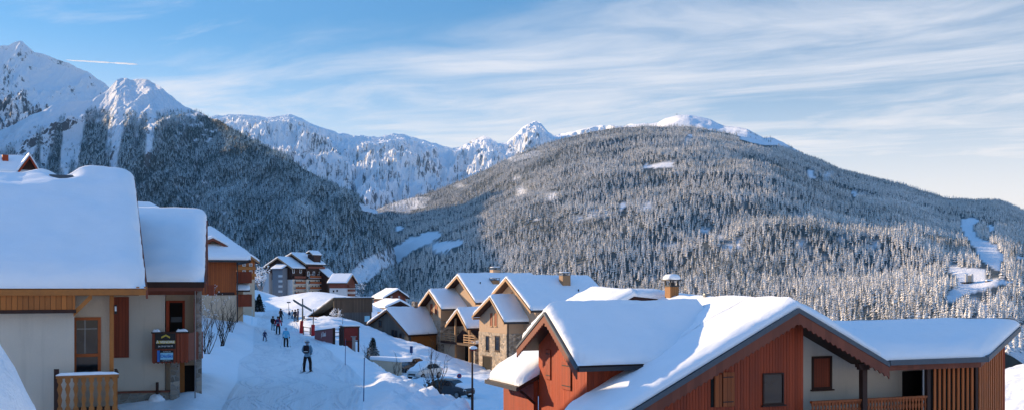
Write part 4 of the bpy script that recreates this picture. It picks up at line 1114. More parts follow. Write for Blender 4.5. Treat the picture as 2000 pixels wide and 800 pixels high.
kb = .15; b0, b1 = H.a_at(297, kb), H.a_at(368, kb); zT, zL = H.onb(330, 650, kb)[1], H.onb(330, 705, kb)[1]
fr_ = H.part('balcony_front', MB().box(b0, b1, kb, kb+.07, zL, zT), M['shutter'])
mb = MB(); n = 9
for i in range(n):
    c = b0+(b1-b0)*(i+.5)/n; w_ = (b1-b0)/n/2-.012
    mb.prism([(c-w_, zL-.02), (c, zL-.09), (c+w_, zL-.02), (c+w_, zT-.02), (c-w_, zT-.02)], 'y', kb-.03, kb-.003)
H.part('balcony_board', mb, M['shutter'], fr_)
H.part('handrail', MB().box(b0-.03, b1+.03, kb-.05, kb+.12, zT+.003, zT+.06), M['wood_dark'], fr_)
H.part('balcony_side', MB().hexa([(b1-.07,kb+.08,zL),(b1,kb+.08,zL),(b1+.55,kw-.1,zL),(b1+.48,kw-.1,zL),(b1-.07,kb+.08,zT),(b1,kb+.08,zT),(b1+.55,kw-.1,zT),(b1+.48,kw-.1,zT)]), M['wood_barge'])
H.part('balcony_floor', MB().box(b0, b1, kb+.08, kw, zL-.05, zL+.08), M['wood_dark'])
for (x0, x1) in ((298, 313), (344, 367)):
    u0, u1 = H.a_at(x0, kb), H.a_at(x1, kb); r_ = []
    for i in range(7):
        u = u0+(u1-u0)*i/6; h = .11*(1 if 0 < i < 6 else .3)+.015*math.sin(i*2.1)
        r_.append([(u,kb-.06,zT+.061),(u,kb+.13,zT+.061),(u,kb+.13,zT+.061+h*.7),(u,kb+.03,zT+.061+h),(u,kb-.06,zT+.061+h*.7)])
    H.part('rail_snow', MB().loft(r_), M['snow'], fr_, smooth=True)
pa = H.a_at(341, .9); H.part('stone_pier', MB().box(pa-.16, pa+.2, .75, 1.15, -1.2, zL-.06), M['stone'])
pa = H.a_at(354, 1.4); H.part('door', MB().box(pa-.1, pa+.12, 1.85, 1.89, .2, zL-.06), M['wood_orange_plain'])
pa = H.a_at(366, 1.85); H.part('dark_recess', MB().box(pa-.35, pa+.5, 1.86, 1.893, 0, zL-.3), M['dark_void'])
dp = H.a_at(381, .2); H.part('downpipe', MB().tube([(dp,.3,-.2),(dp,.3,ez-.3)], .028, 6), M['metal'])
B_H = H
# the two boards hang on the balcony: things of their own
def on_b(H, a, b, z): 
    return Vector((H.x+a*H.c-b*H.s, H.y+a*H.s+b*H.c, H.zb+z))
u0, z1 = H.onb(303, 650.5, kb-.06); u1, z0 = H.onb(343, 680, kb-.06); cx_, cz_ = (u0+u1)/2, (z0+z1)/2
t = thing('sale_board', 'black sale board with a yellow roof sign hung on the balcony above the blue one', 'sign', on_b(H, cx_, kb-.055, cz_), H.ph)
hw, hh_ = (u1-u0)/2, (z1-z0)/2
obj('panel', MB().box(-hw, hw, 0, .018, -hh_, hh_), M['black'], t)
S_ = lambda px, py: (H.onb(px, py, kb-.06)[0]-cx_, H.onb(px, py, kb-.06)[1]-cz_)
a, b, c = S_(315, 657.5), S_(324, 653), S_(332, 657.5)
mb = MB()
for p_, q_ in ((a, b), (b, c)): mb.hexa([(p_[0],-.008,p_[1]-.05),(q_[0],-.008,q_[1]-.05),(q_[0],-.002,q_[1]-.05),(p_[0],-.002,p_[1]-.05),(p_[0],-.008,p_[1]+.02),(q_[0],-.008,q_[1]+.02),(q_[0],-.002,q_[1]+.02),(p_[0],-.002,p_[1]+.02)])
obj('roof_emblem', mb, M['yellow'], t)
a, b = S_(305.5, 664.5), S_(342, 669.5)
obj('yellow_band', MB().box(a[0], b[0], -.010, -.002, b[1], a[1]), M['yellow'], t)
R90 = (math.radians(90), 0, 0)
text(None, 'À VENDRE', .135, M['white'], t, (0, -.014, (a[1]+b[1])/2), R90, bold=.003, sx=1.12)
text(None, '04 79 07 99 77', .085, M['white'], t, (0, -.006, S_(323, 675.5)[1]), R90, bold=.001, sx=1.1)
u0, z1 = H.onb(307, 683.5, kb-.06); u1, z0 = H.onb(338.5, 705, kb-.06); cx_, cz_ = (u0+u1)/2, (z0+z1)/2
t = thing('agency_board', 'small blue and white board with curly blue lettering under the black sale board', 'sign', on_b(H, cx_, kb-.055, cz_), H.ph)
hw, hh_ = (u1-u0)/2, (z1-z0)/2
obj('panel', MB().box(-hw, hw, 0, .018, -hh_, hh_), M['black'], t)
obj('blue_strip', MB().box(-hw, -hw+.10, -.008, -.002, -hh_, hh_), M['blue'], t)
a, b = S_(312, 688), S_(338, 701)
obj('white_field', MB().box(-hw+.12, hw-.01, -.008, -.002, b[1], a[1]), M['sky_blue'], t)
text(None, '04 79 04 79', .06, M['white'], t, (.06, -.006, S_(323, 685.8)[1]), R90)
text(None, 'DioSki', .17, M['blue'], t, (.05, -.012, (a[1]+b[1])/2), R90, bold=.006, sx=1.05)
text(None, 'www.dioski.fr', .055, M['white'], t, (.05, -.006, S_(323, 703.2)[1]), R90)
# snow-capped post by the plinth
p = gp(307, 790, 41)
t = thing('bollard', 'short dark post capped with a lump of snow beside the stone plinth', 'post', p)
obj('post', MB().tube([(0,0,-.3),(0,0,.95)], [.07,.06], 8), M['wood_dark'], t)
obj('snow_lump', MB().blob((.02,-.12,.22), (.34,.28,.24), 11, 7, .22), M['snow'], t, smooth=True)
# ================================================================== stone chalets
def stone_house(name, label, d, phi, front, rear, zb, seed, split, wallpx, rear_eave=None):
    H = House(name, label, 'chalet', front['peak'][0], front['peak'][1], d, phi, zb)
    g = from_px(H, 'a', 0.0, front['peak'], front['lt'], front['rt'], front['end'])
    rf, zr = gable(H, 'a', T=.16, snow=.34, step=.3, mat='wood_dark', barge='wood_tan', bh=.24, ends=(True, False), edge=None, free=(True, False, True, True), r=.4, seed=seed, lump=.04, eave='l', name='front_roof', **g)
    rp = g['rp']
    # second, inner bargeboard
    ov = .95
    w0, w1 = H.ona(wallpx[1], HY, ov)[0], H.ona(wallpx[0], HY, ov)[0]
    un = lambda b: zr(b)-.18
    zs = H.ona(split[0], split[1], ov)[1]
    H.part('upper_wall', MB().prism([(w0,zs),(w1,zs),(w1,un(w1)),(rp,un(rp)),(w0,un(w0))], 'x', ov, g['s1']+2), M['stucco_tan'])
    H.part('stone_wall', MB().prism([(w0-.03,-1),(w1+.03,-1),(w1+.03,zs-.003),(w0-.03,zs-.003)], 'x', ov-.06, g['s1']+2), M['stone_tan'])
    for f in (.35, .62):
        bb = w0+(w1-w0)*f
    pur = [H.part('purlin_end', MB().box(-.0+.08, ov, b_-.09, b_+.09, un(b_)-.24, un(b_)-.02), M['wood_tan']) for b_ in (rp, w0+.12, w1-.12)]
    # rear block with the higher gable
    gr = None
    ka = g['s1']
    return H, g, ov, zs, w0, w1, zr
hE, gE, ovE, zsE, w0E, w1E, zrE = stone_house('stone_chalet', 'tan stone chalet with twin brown garage doors, left of the pair', 130, 26,
    dict(peak=(838,567), lt=(815,599), rt=(862,603), end=890), None, -9.0, 3.1, (838,624), (826,861))
def px_win(H, k, x0, y0, x1, y1, fm='wood_dark', gm='shutter', fw=.09, name='window', mull=1):
    b0, z1 = H.ona(x1, y0, k); b1, z0 = H.ona(x0, y1, k)
    return window(H, 'a', k, b0, b1, z0, z1, fm, fw, mull, name == 'window', name=name, gm=gm)
k = ovE
for x in (840.5, 849.5): px_win(hE, k, x, 592, x+5, 613, 'wood_tan', 'shutter', .06)
for x0, x1, y0, y1 in ((830,841,666,699), (844.5,855.5,670,703)): px_win(hE, k-.06, x0, y0, x1, y1, 'wood_tan', 'dark_void', .16, 'garage_door')
def rear_block(H, k, peak, lt, rt, end, seed, wallmat='stucco_tan', zlo=0, tip=1.0):
    g = from_px(H, 'a', k, peak, lt, rt, end)
    rf, zr = gable(H, 'a', T=.2, snow=.36, step=.4, mat='wood_dark', barge='wood_tan', bh=.30, ends=(True, True), free=(True, True, True, True), r=.45, seed=seed, lump=.05, eave='l', name='rear_roof', **g)
    un = lambda b: zr(b)-.22; b0, b1 = g['rp']-g['wl']+.9, g['rp']+g['wr']-.9
    H.part('rear_wall', MB().prism([(b0,zlo),(b1,zlo),(b1,un(b1)),(g['rp'],un(g['rp'])),(b0,un(b0))], 'x', k+1.0, g['s1']-1.0), M[wallmat])
    H.part('purlin_end', MB().box(k+.1, k+1.0, g['rp']-.12, g['rp']+.12, un(g['rp'])-.3, un(g['rp'])-.02), M['wood_tan'])
    return g, zr
kE = gE['s1']-1.2
gRE, zRE = rear_block(hE, kE, (893,537), (867,566), (929,591), 1040, 5.2)
px_win(hE, kE+1.0, 904, 553, 907, 562, 'wood_tan', 'shutter', .05)
b_, z_ = gRE['rp'], gRE['rz']
ac = hE.a_at(967, b_+1.5); chimney(hE, ac, b_+1.5, z_-1.5, z_+.75, 1.05, 1.05, 'stucco_tan', True, .12, 'slate', .06)
ac = hE.a_at(966, b_-2.0); chimney(hE, ac, b_-2.0, zRE(b_-2.0)-.5, hE.onb(966, 547, b_-2.0)[1], .95, .95, 'wood_tan_planks', True, .05, 'slate', .06)
ac = hE.a_at(938, b_-2.4); hE.part('roof_vent', MB().tube([(ac,b_-2.4,zRE(b_-2.4)),(ac,b_-2.4,zRE(b_-2.4)+.62)], .07, 6), M['black'])

hF, gF, ovF, zsF, w0F, w1F, zrF = stone_house('stone_chalet', 'grey stone chalet with dark mid-floor windows, right of the pair', 112, 26,
    dict(peak=(957,579), lt=(922,616), rt=(985,629), end=1010), None, -9.6, 8.3, (960,648), (936,990))
k = ovF
for x in (957.5, 966): px_win(hF, k, x, 610, x+5, 636, 'wood_tan', 'shutter', .06)
for x0, x1 in ((949,955.5), (967,976)): px_win(hF, k-.06, x0, 655, x1, 684, 'wood_dark', 'glass', .08)
px_win(hF, k-.06, 943, 695, 960, 732, 'wood_dark', 'dark_void', .12, 'garage_door')
kF = gF['s1']-1.4
gRF, zRF = rear_block(hF, kF, (988,542), (958,576), (1037,606), 1152, 6.6)
px_win(hF, kF+1.0, 998.5, 570, 1001.5, 578, 'wood_tan', 'shutter', .05)
b_, z_ = gRF['rp'], gRF['rz']
ac = hF.a_at(1103, b_-1.7); chimney(hF, ac, b_-1.7, zRF(b_-1.7)-1.0, hF.onb(1103, 537.5, b_-1.7)[1], 1.0, .9, 'wood_tan_planks', True, .10, 'slate', .08)
ac = hF.a_at(1130, b_-3.2); hF.part('roof_vent', MB().tube([(ac,b_-3.2,zRF(b_-3.2)),(ac,b_-3.2,zRF(b_-3.2)+.6)], .07, 6), M['black'])
# far gable end that peeps out at the right of that roof
hF.part('downpipe', MB().tube([(ovF+.1, w0F-.08, -1), (ovF+.1, w0F-.08, zrF(w0F)-.3)], .06, 6), M['gutter'])

# balcony lodge between the two
H = House('balcony_lodge', 'small gabled timber lodge with a railed terrace between the two stone chalets', 'lodge', 893, 604, 121, 26, -9.1)
g = from_px(H, 'a', 0.0, (893,604), (870,634), (912,641), 940)
rf, zr = gable(H, 'a', T=.16, snow=.36, step=.3, mat='wood_dark', barge='wood_tan', bh=.3, ends=(True, False), free=(True, False, True, True), r=.4, seed=2.9, lump=.05, **g)
zf = H.ona(890, 668, .3)[1]
b0, b1 = H.b_at(912, .8), H.b_at(866, .8)
H.part('back_wall', MB().prism([(b0,zf),(b1,zf),(b1,zr(b1)-.2),(g['rp'],zr(g['rp'])-.25),(b0,zr(b0)-.2)], 'x', 2.6, 4.0), M['wood_dark'])
H.part('terrace_deck', MB().box(.4, 4, b0-3.0, b1, zf-.25, zf), M['wood_dark'])
H.part('base_wall', MB().box(.9, 4, H.b_at(889, .9), b1, -.5, zf-.26), M['stucco_tan'])
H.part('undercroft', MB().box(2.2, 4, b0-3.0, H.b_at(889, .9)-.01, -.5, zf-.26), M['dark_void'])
H.part('undercroft_wall', MB().box(.5, 2.2, b0-3.0, b0-2.6, -.5, zf-.26), M['stone_tan'])
for px in (889.5, 917):
    bb = H.b_at(px, .5); H.part('post', MB().box(.42, .62, bb-.1, bb+.1, -.5, max(zf+.3, zr(bb)-.15 if abs(bb-g['rp']) < 3 else zf+1.2)), M['wood_tan'])
def hrails(H, k, b0, b1, z0, n=4, h=1.0):
    mb = MB()
    for i in range(n): zz = z0+.15+(h-.15)*i/(n-1); mb.box(k, k+.05, b0, b1, zz-.05, zz+.05)
    m = max(2, int(abs(b1-b0)/1.2))
    for i in range(m+1): bb = b0+(b1-b0)*i/m; mb.box(k+.052, k+.13, bb-.05, bb+.05, z0, z0+h+.05)
    return H.part('railing', mb, M['wood_tan'])
hrails(H, .42, H.b_at(888, .42), b1, zf); hrails(H, .42, b0-3.0, H.b_at(905, .42), zf)
H.part('terrace_snow', MB().box(.7, 2.4, b0-2.9, b0-.6, zf+.003, zf+.35), M['snow'], bevel=.12)

# ================================================================== corner chalet beyond the second left one
H = House('corner_chalet', 'chalet with orange boarded upper storey over white walls behind the bare shrubs', 'chalet', 462, 628, 98, 20, -3.6)
zt = lambda Z: Z+3.6
e0 = H.onb(440, 507, -.8)[1]; aR = H.a_at(486, -.8); aW = 0.0
zf_ = lambda b: e0+.52*(b+.8)
ridge_b = 5.4; zR = zf_(ridge_b)
aH = aR+.2
zfun = lambda a, b: min(zf_(b), zR-.52*(b-ridge_b), zR-.86*(a-(aH-3.3)) if a > aH-3.3 else 99)
mb = MB(); A0 = -9
v = [(A0,-.8,zf_(-.8)),(aH,-.8,zf_(-.8)),(aH,ridge_b*2+.8,zf_(-.8)),(A0,ridge_b*2+.8,zf_(-.8)),(A0,ridge_b,zR),(aH-3.3-.2,ridge_b,zR)]
vb = [(x,y,z-.2) for x,y,z in v]
n = len(v); mb.add(v+vb, [(0,1,5,4),(1,2,5),(2,3,4,5),(0+n,4+n,5+n,1+n),(1+n,5+n,2+n),(2+n,5+n,4+n,3+n),(0,n,1+n,1),(1,1+n,2+n,2),(2,2+n,3+n,3),(3,3+n,4+n,4),(4,4+n,0+n,0)])
rf = H.part('roof', mb, M['wood_dark'])
snow_patch(H, 'roof_snow', zfun, A0, aH, -.8, ridge_b*2+.8, (False,True,True,True), .40, .5, .35, 3.3, .05, rf)
zsp = H.onb(440, 575, 0)[1]; aL = -9
H.part('timber_wall', MB().box(aL, aW, 0, 10.5, zsp, e0+.3), M['wood_rust'])
H.part('rendered_wall', MB().box(aL, aW, .03, 10.5, -1, zsp-.003), M['stucco_warm'])
H.part('downpipe', MB().tube([(aW+.08,-.05,0),(aW+.08,-.05,e0-.2)], .06, 6), M['gutter'])
H.part('gutter', MB().box(A0, aR, -.95, -.804, e0-.2, e0-.05), M['gutter'], rf)
def pwb(H, k, x0, y0, x1, y1, **kw):
    u0, z1 = H.onb(x0, y0, k); u1, z0 = H.onb(x1, y1, k); return window(H, 'b', k, u0, u1, z0, z1, **kw)
u0, z1 = H.onb(405, 556, .03); u1, z0 = H.onb(421, 576, .03); shutter(H, 'b', .03, u0, u1, z0, z1, 'shutter', False)
u0, z1 = H.onb(424, 570, .03); u1, z0 = H.onb(458, 575.5, .03); H.part('timber_lintel', slabp('b', .03, u0, u1, z0, z1, .003, .08), M['wood_dark'])
# dormer
kd = 1.0
g = from_px(H, 'b', kd, (416,464), (402,476), (441,481), 416)
dz = H.onb(416, 491, kd)[1]; rp = g['rp']; wdt = .5*(g['wl']+g['wr'])
rfd, zrd = gable(H, 'b', rp, g['rz'], 1.7, 1.4, .45, .55, kd, kd+4.0, T=.12, snow=.3, step=.25, ends=(True, False), barge='wood_barge', bh=.22, free=(True,False,True,True), r=.3, seed=1.7, name='dormer_roof')
H.part('dormer_wall', MB().prism([(rp-1.2,dz-.3),(rp+1.0,dz-.3),(rp+1.0,zrd(rp+1.0)-.13),(rp,g['rz']-.14),(rp-1.2,zrd(rp-1.2)-.13)], 'y', kd+.5, kd+3.0), M['wood_orange'])
window(H, 'b', kd+.5, rp-.25, rp+.7, dz-.1, dz+1.05, 'wood_dark', .08, 1, False)
# two side balconies at its right-hand wall
for (y0, y1, aa) in ((530,552,1.5), (574,598,1.5)):
    kk = 2.0; zt1, zb1 = H.onb(478, y0, kk)[1], H.onb(478, y1, kk)[1]; a1_ = H.a_at(492, kk)
    bl = H.part('balcony', MB().box(aW+.01, a1_, kk, kk+.06, zb1, zt1), M['shutter']); H.part('balcony_floor', MB().box(aW+.01, a1_, kk+.07, kk+4, zb1, zb1+.15), M['wood_dark'], bl)
    H.part('balcony_side', MB().box(a1_-.06, a1_, kk+.07, kk+4, zb1+.16, zt1), M['shutter'], bl)
kk = 1.9; z1, z0 = H.onb(475, 552, kk)[1], H.onb(475, 566, kk)[1]; a1_ = H.a_at(488, kk)
pr = H.part('porch_roof', MB().prism([(kk-.2,z0),(kk+3,z0+1.2),(kk+3,z0+1.05),(kk-.2,z0-.15)], 'x', aW+.02, a1_), M['wood_dark'])
snow_patch(H, 'roof_snow', lambda a, b: z0+.375*(b-kk+.2), aW+.02, a1_, kk-.2, kk+3, (False,True,True,False), .35, .35, .3, 4, .03, pr)
H.part('side_wing', MB().box(aW+.01, a1_-.5, 3.4, 9, -2, H.onb(475, 530, 3.4)[1]), M['stucco_warm'])

# orange chalet behind it
H = House('orange_chalet', 'orange timber chalet with white window surrounds tucked behind the corner chalet', 'chalet', 486, 496, 150, 20, -3.0)
g = from_px(H, 'b', 0, (484,495), (455,515), (507,511), 484)
g['s1'] = 9
rf, zr = gable(H, 'b', T=.15, snow=.35, step=.5, ends=(True, True), barge='wood_tan', bh=.25, r=.4, seed=5.0, **g)
a0, a1 = g['rp']-g['wl']+.6, g['rp']+g['wr']-.6
H.part('wall', MB().prism([(a0,H.onb(490,545,.8)[1]),(a1,H.onb(490,545,.8)[1]),(a1,zr(a1)-.17),(g['rp'],zr(g['rp'])-.17),(a0,zr(a0)-.17)], 'y', .8, 8.5), M['wood_orange'])
H.part('base_wall', MB().box(a0, a1, .83, 8.5, -2, H.onb(490,545,.8)[1]-.003), M['stucco_warm'])
for y in (513.5, 526.5):
    for x in (473.5, 486.5): pwb(H, .8, x, y, x+6.5, y+6, fm='white', fw=.10, mull=2, sill=False)
for y in (520, 533):
    u0, z1 = H.onb(462, y, .3); u1, z0 = H.onb(500, y+6.5, .3); H.part('balcony', MB().box(u0, u1, .3, .36, z0, z1), M['wood_orange_plain']); H.part('balcony_floor', MB().box(u0, u1, .37, .8, z0, z0+.1), M['wood_dark'])

# roof high on the slope at the far left, and the sunlit roof behind the second chalet
H = House('hillside_chalet', 'small chalet up the slope showing only its snowy roof above the far-left ridge', 'chalet', 58, 305, 95, 35, W(58, 338, 95).z-1.5)
g = from_px(H, 'b', 0, (58,304), (44,323), (71,326), 58); g['s1'] = 6
rp, rz = g['rp'], g['rz']
rf, zr = gable(H, 'b', T=.15, snow=.3, step=.3, ends=(True, False), barge='wood_red', bh=.25, r=.3, seed=5.5, **{**g, 's1': 1.2, 'wl': 1.0, 'wr': 1.0})
H.part('gable_wall', MB().prism([(rp-.7,0),(rp+.7,0),(rp+.7,zr(rp+.7)-.17),(rp,rz-.17),(rp-.7,zr(rp-.7)-.17)], 'y', .4, 1.4), M['wood_dark'])
mroof, zm_ = gable(H, 'a', 3.4, rz+.03, 3.2, 3.2, .55, .55, rp-9, rp+.6, T=.15, snow=.3, step=.4, ends=(False, True), barge='wood_red', r=.3, seed=2.5, name='main_roof')
H.part('wall', MB().box(rp-8.5, rp+.2, 1.0, 6, 0, zm_(1.0)-.2), M['stucco_warm'])
ac = H.a_at(10, 2.2); chimney(H, ac, 2.2, rz-1.5, H.onb(10, 303, 2.2)[1], .5, .5, 'wood_red', False)
H = House('ridge_chalet', 'sunlit hipped snowy roof peeping out between the two left chalets', 'chalet', 305, 412, 75, 30, -2)
u0, z0 = H.onb(345, 411, 0); 
p_ = [H.onb(x, y, 0) for x, y in ((236,410),(345,411))]; zE = p_[0][1]-.5
aP = H.a_at(293, 3.0); zP = H.onb(293, 393, 3.0)[1]
a0, a1 = p_[0][0], p_[1][0]+.4
mb = MB(); v = [(a0,0,zE),(a1,0,zE),(a1,6,zE),(a0,6,zE),(aP-3.2,3,zP),(aP,3,zP)]; w_ = [(x,y,z-.4) for x,y,z in v[:4]]
mb.add(v+w_, [(0,1,5,4),(1,2,5),(2,3,4,5),(3,0,4),(6,9,8,7),(0,6,7,1),(1,7,8,2),(2,8,9,3),(3,9,6,0)])
rf = H.part('roof', mb, M['snow'], bevel=.15); H.part('wall', MB().box(a0+.5, a1-.5, .6, 5.5, -3, zE-.41), M['stucco_warm'])
H.part('fascia', MB().box(a0, a1, -.05, -.003, zE-.5, zE-.2), M['wood_dark'], rf)

# ================================================================== big apartment building on the far side of the piste
H = House('apartment_building', 'large dark timber and cream apartment building with stacked balconies across the snow slope', 'apartments', 571, 523, 540, 58, -9)
zt = lambda Z: Z+9
ka = 0.0
g1 = from_px(H, 'a', 0.0, (542,502), (513,522), (571,523), 568)
b0, b1, bp = g1['rp']-g1['wl']+1.2, g1['rp']+g1['wr']-1.2, g1['rp']
L1 = H.a_at(598, b0-1.2); 
rf, zr1 = gable(H, 'a', T=.5, snow=.7, step=1.5, ends=(True, False), barge='wood_tan', bh=.7, r=.8, seed=3, free=(True,False,True,True), lump=.08, **{**g1, 's1': L1})
un = lambda b: zr1(b)-.55
zmid = H.ona(560, 545, 1.0)[1]
H.part('gable_wall', MB().prism([(b0,zmid),(b1,zmid),(b1,un(b1)),(bp,un(bp)),(b0,un(b0))], 'x', 1.0, L1), M['wood_dark'])
H.part('lower_wall', MB().box(1.2, L1, b0, b1, -6, zmid-.01), M['white_wall'])
# taller block behind
k2 = L1-1.5
g2 = from_px(H, 'a', k2, (569,494), (545,508), (598,515), 608)
b20, b21, bp2 = g2['rp']-g2['wl']+1.2, g2['rp']+g2['wr']-1.2, g2['rp']
L2 = H.a_at(637, g2['rp']-g2['wl'])
rf2, zr2 = gable(H, 'a', T=.5, snow=.7, step=1.5, ends=(True, True), barge='wood_tan', bh=.7, r=.8, seed=4, lump=.08, name='upper_roof', **{**g2, 's1': L2})
un2 = lambda b: zr2(b)-.55
H.part('upper_wall', MB().prism([(b20,zmid),(b21,zmid),(b21,un2(b21)),(bp2,un2(bp2)),(b20,un2(b20))], 'x', k2+1, L2-1), M['wood_dark'])
zc1 = H.onb(600, 545, b20)[1]
H.part('lower_wall', MB().box(L1+.02, L2-1, b20, b21, -6, zmid-.01), M['cream_wall'])
# top stair head
g3 = from_px(H, 'a', k2+6, (604,490), (597,494), (611,497), 622)
rf3, zr3 = gable(H, 'a', T=.4, snow=.6, step=1, ends=(True, True), barge='wood_tan', bh=.4, r=.5, seed=6, name='stair_roof', **g3)
H.part('stair_wall', MB().box(g3['s0']+1, g3['s1']-1, g3['rp']-2.5, g3['rp']+2, zt(12), g3['rz']-1.6), M['wood_dark'])
# long facade: storeys of balconies, doors and windows
def facade(a0, a1, k, ys, wallm, zfoot):
    fx = MB().box(a0, a1, k-.02, k-.003, zfoot, H.onb(600, 546, k)[1])
    H.part('facade', fx, M[wallm])
    for (yt, yb) in ys:
        z1, z0 = H.onb(600, yt, k)[1], H.onb(600, yb, k)[1]
        H.part('balcony', MB().box(a0+1, a1-.3, k-1.4, k-1.3, z0, z1), M['wood_rust'])
        H.part('balcony_slab', MB().box(a0+1, a1-.3, k-1.4, k-.03, z0-.2, z0-.01), M['white_wall'])
    n = int((a1-a0)/2.3)
    for i in range(n):
        for (yt, yb) in ys:
            z0 = H.onb((a0+a1)*0+600, yb, k)[1]
            aa = a0+1.3+i*2.3
            if (i*7+int(yb)) % 4 == 0: continue
            window(H, 'b', k-.02, aa, aa+1.25, z0+.1, z0+2.1, 'white', .14, 2, False)
zft = -5
facade(1.4, L1-.2, b0, [(549,553.5),(559.5,564),(570,574.5)], 'cream_wall', zft)
facade(L1+.4, L2-1.2, b20, [(537.5,542),(549,553.5),(559.5,564),(570,574.5)], 'cream_wall', zft)
H.part('balcony', MB().box(1.5, L1, b0-1.4, b0-1.3, H.onb(580,543,b0)[1], H.onb(580,538.5,b0)[1]), M['wood_barge'])
for i, px in enumerate((571, 585, 600, 611, 623)):
    kk = b0 if px < 596 else b20; aa = H.a_at(px, kk); zz = H.onb(px, 534 if px > 596 else 528, kk)[1]
    window(H, 'b', kk-.01, aa, aa+1.6, zz-1.2, zz+1.3, 'white', .25, 1, False, gm='glass')
H.part('top_balcony', MB().box(L1, L2-1, b20-1.3, b20-1.2, H.onb(620,524,b20)[1], H.onb(620,520,b20)[1]), M['wood_barge'])
# stair tower on the gable side with its little snowy roof
bt0, bt1 = H.b_at(552, -2.5), H.b_at(532, -2.5)
H.part('stair_tower', MB().box(-2.5, .98, bt0, bt1, -6, H.ona(545,522,-2.5)[1]-.2), M['grey_wall'])
zq = H.ona(545, 522, -3.2)[1]
pr = H.part('tower_roof', MB().prism([(-3.4,zq-.6),(1.0,zq+1.6),(1.0,zq+1.2),(-3.4,zq-1.0)], 'y', bt0-.5, bt1+.8), M['wood_dark'])
snow_patch(H, 'roof_snow', lambda a, b: zq-.6+.5*(a+3.4), -3.4, 1.0, bt0-.5, bt1+.8, (True,False,True,True), .6, .6, .8, 2, .05, pr)
for y in (540, 550, 560, 570):
    z0 = H.ona(550, y, -2.5)[1]; H.part('landing', MB().box(-3.0, -2.51, bt0+.1, bt0+2.6, z0-.15, z0+1.0), M['white_wall'])
H.part('white_bay', MB().box(-1.2, .98, b1-4.6, b1-.3, -6, H.ona(516,533,-1.2)[1]), M['white_wall'])
# small link roof at the right
gl = from_px(H, 'a', L2-2, (650,526), (643,532), (657,535), 630); 
H.part('link_wing', MB().prism([(b20-6,-6),(b20-.1,-6),(b20-.1,H.onb(640,530,b20-3)[1]),(b20-6,H.onb(640,541,b20-6)[1])], 'x', L2-4, L2+2.5), M['wood_dark'])
lw = H.part('link_roof', MB().prism([(b20-6.8,H.onb(640,541,b20-6)[1]),(b20-.1,H.onb(640,526,b20-.1)[1]),(b20-.1,H.onb(640,526,b20-.1)[1]+.9),(b20-6.8,H.onb(640,541,b20-6)[1]+.8)], 'x', L2-4.5, L2+3), M['snow'], bevel=.25)

H = House('gabled_house', 'low maroon and white gabled house at the right end of the apartments', 'house', 678, 551, 505, -28, -9)
zE = H.onb(655, 552, -1)[1]; a0, a1 = H.a_at(638, -1), H.a_at(678, -1)
g = from_px(H, 'a', 0, (686,535), (677,552), (695,550), 654)
bp = H.ona(687, 535, a1)[0]; zp = H.ona(687, 535, a1)[1]
bp = max(3.5, min(bp, 7.0)); pit = (zp-zE)/(bp+1)
rf, zr = gable(H, 'a', bp, zp, bp+1, bp+1, pit, pit, a0, a1, T=.4, snow=.6, step=1.2, ends=(False, True), barge='wood_tan', bh=.5, r=.6, seed=7)
zm_ = H.onb(655, 562, 0)[1]
H.part('upper_wall', MB().prism([(0,zm_),(2*bp,zm_),(2*bp,zr(2*bp)-.45),(bp,zp-.45),(0,zr(0)-.45)], 'x', a0+1, a1-1.2), M['wood_barge'])
H.part('lower_wall', MB().box(a0+1, a1-1.2, .02, 2*bp-.02, -4, zm_-.01), M['white_wall'])
for x, y in ((650,566),(657,565),(650,575),(657,575)): pwb(H, .02, x, y, x+3, y+4, fm='wood_dark', fw=.12, sill=False)
for y in (558, 566, 575):
    z0 = H.ona(690, y, a1)[1]; H.part('balcony', MB().box(a1-1.19, a1-.2, 1.0, 2*bp-1, z0-.6, z0+.5), M['wood_barge'])

# ================================================================== barn, cabin and the two houses below
H = House('old_barn', 'old weathered plank barn with a snow-edged lean-to roof', 'barn', 652, 583, 137, 33, -6.0)
aB = H.a_at(727, 0); zT = H.onb(690, 582, 0)[1]
wl_, z_lo = H.ona(602, 620, 0); pit = (H.ona(652, 583, 0)[1]-z_lo)/wl_
zz = lambda b: zT+.05-pit*b
zmid = H.onb(690, 609, 0)[1]
H.part('upper_boards', MB().box(.0, aB, -.06, .1, zmid, zT-.05), M['wood_old'])
H.part('lower_boards', MB().box(.25, aB-.1, .0, .12, -2, zmid-.004), M['wood_grey2'])
H.part('side_wall', MB().prism([(.3,-2),(wl_-.4,-2),(wl_-.4,zz(wl_-.4)-.12),(.3,zz(.3)-.12)], 'x', 1.3, 1.5), M['dark_void'])
H.part('end_wall', MB().prism([(.13,-2),(wl_-.4,-2),(wl_-.4,zz(wl_-.4)-.12),(.13,zz(.2)-.12)], 'x', aB-.2, aB-.02), M['wood_old'])
H.part('back_wall', MB().box(1.3, aB, wl_-.5, wl_-.38, -2, zz(wl_-.4)-.12), M['wood_old'])
rf = H.part('roof', MB().prism([(-.3,zz(-.3)),(wl_,zz(wl_)),(wl_,zz(wl_)-.1),(-.3,zz(-.3)-.1)], 'x', -.2, aB+.2), M['wood_grey'])
snow_patch(H, 'roof_snow', lambda a, b: zz(b), -.2, aB+.2, .0, wl_, (True,True,True,True), .22, .25, .4, 2, .04, rf)
H.part('blue_sheet', slabp('b', .0, H.a_at(712, 0), H.a_at(722, 0), H.onb(715, 627, 0)[1], H.onb(715, 616, 0)[1], .003, .03), M['sky_blue'])
H.part('woodpile', MB().box(-.4, .6, wl_-2.4, wl_-.9, H.ona(600,620,0)[1]-1.4, H.ona(600,612,0)[1]-.3), M['wood_orange_plain'])

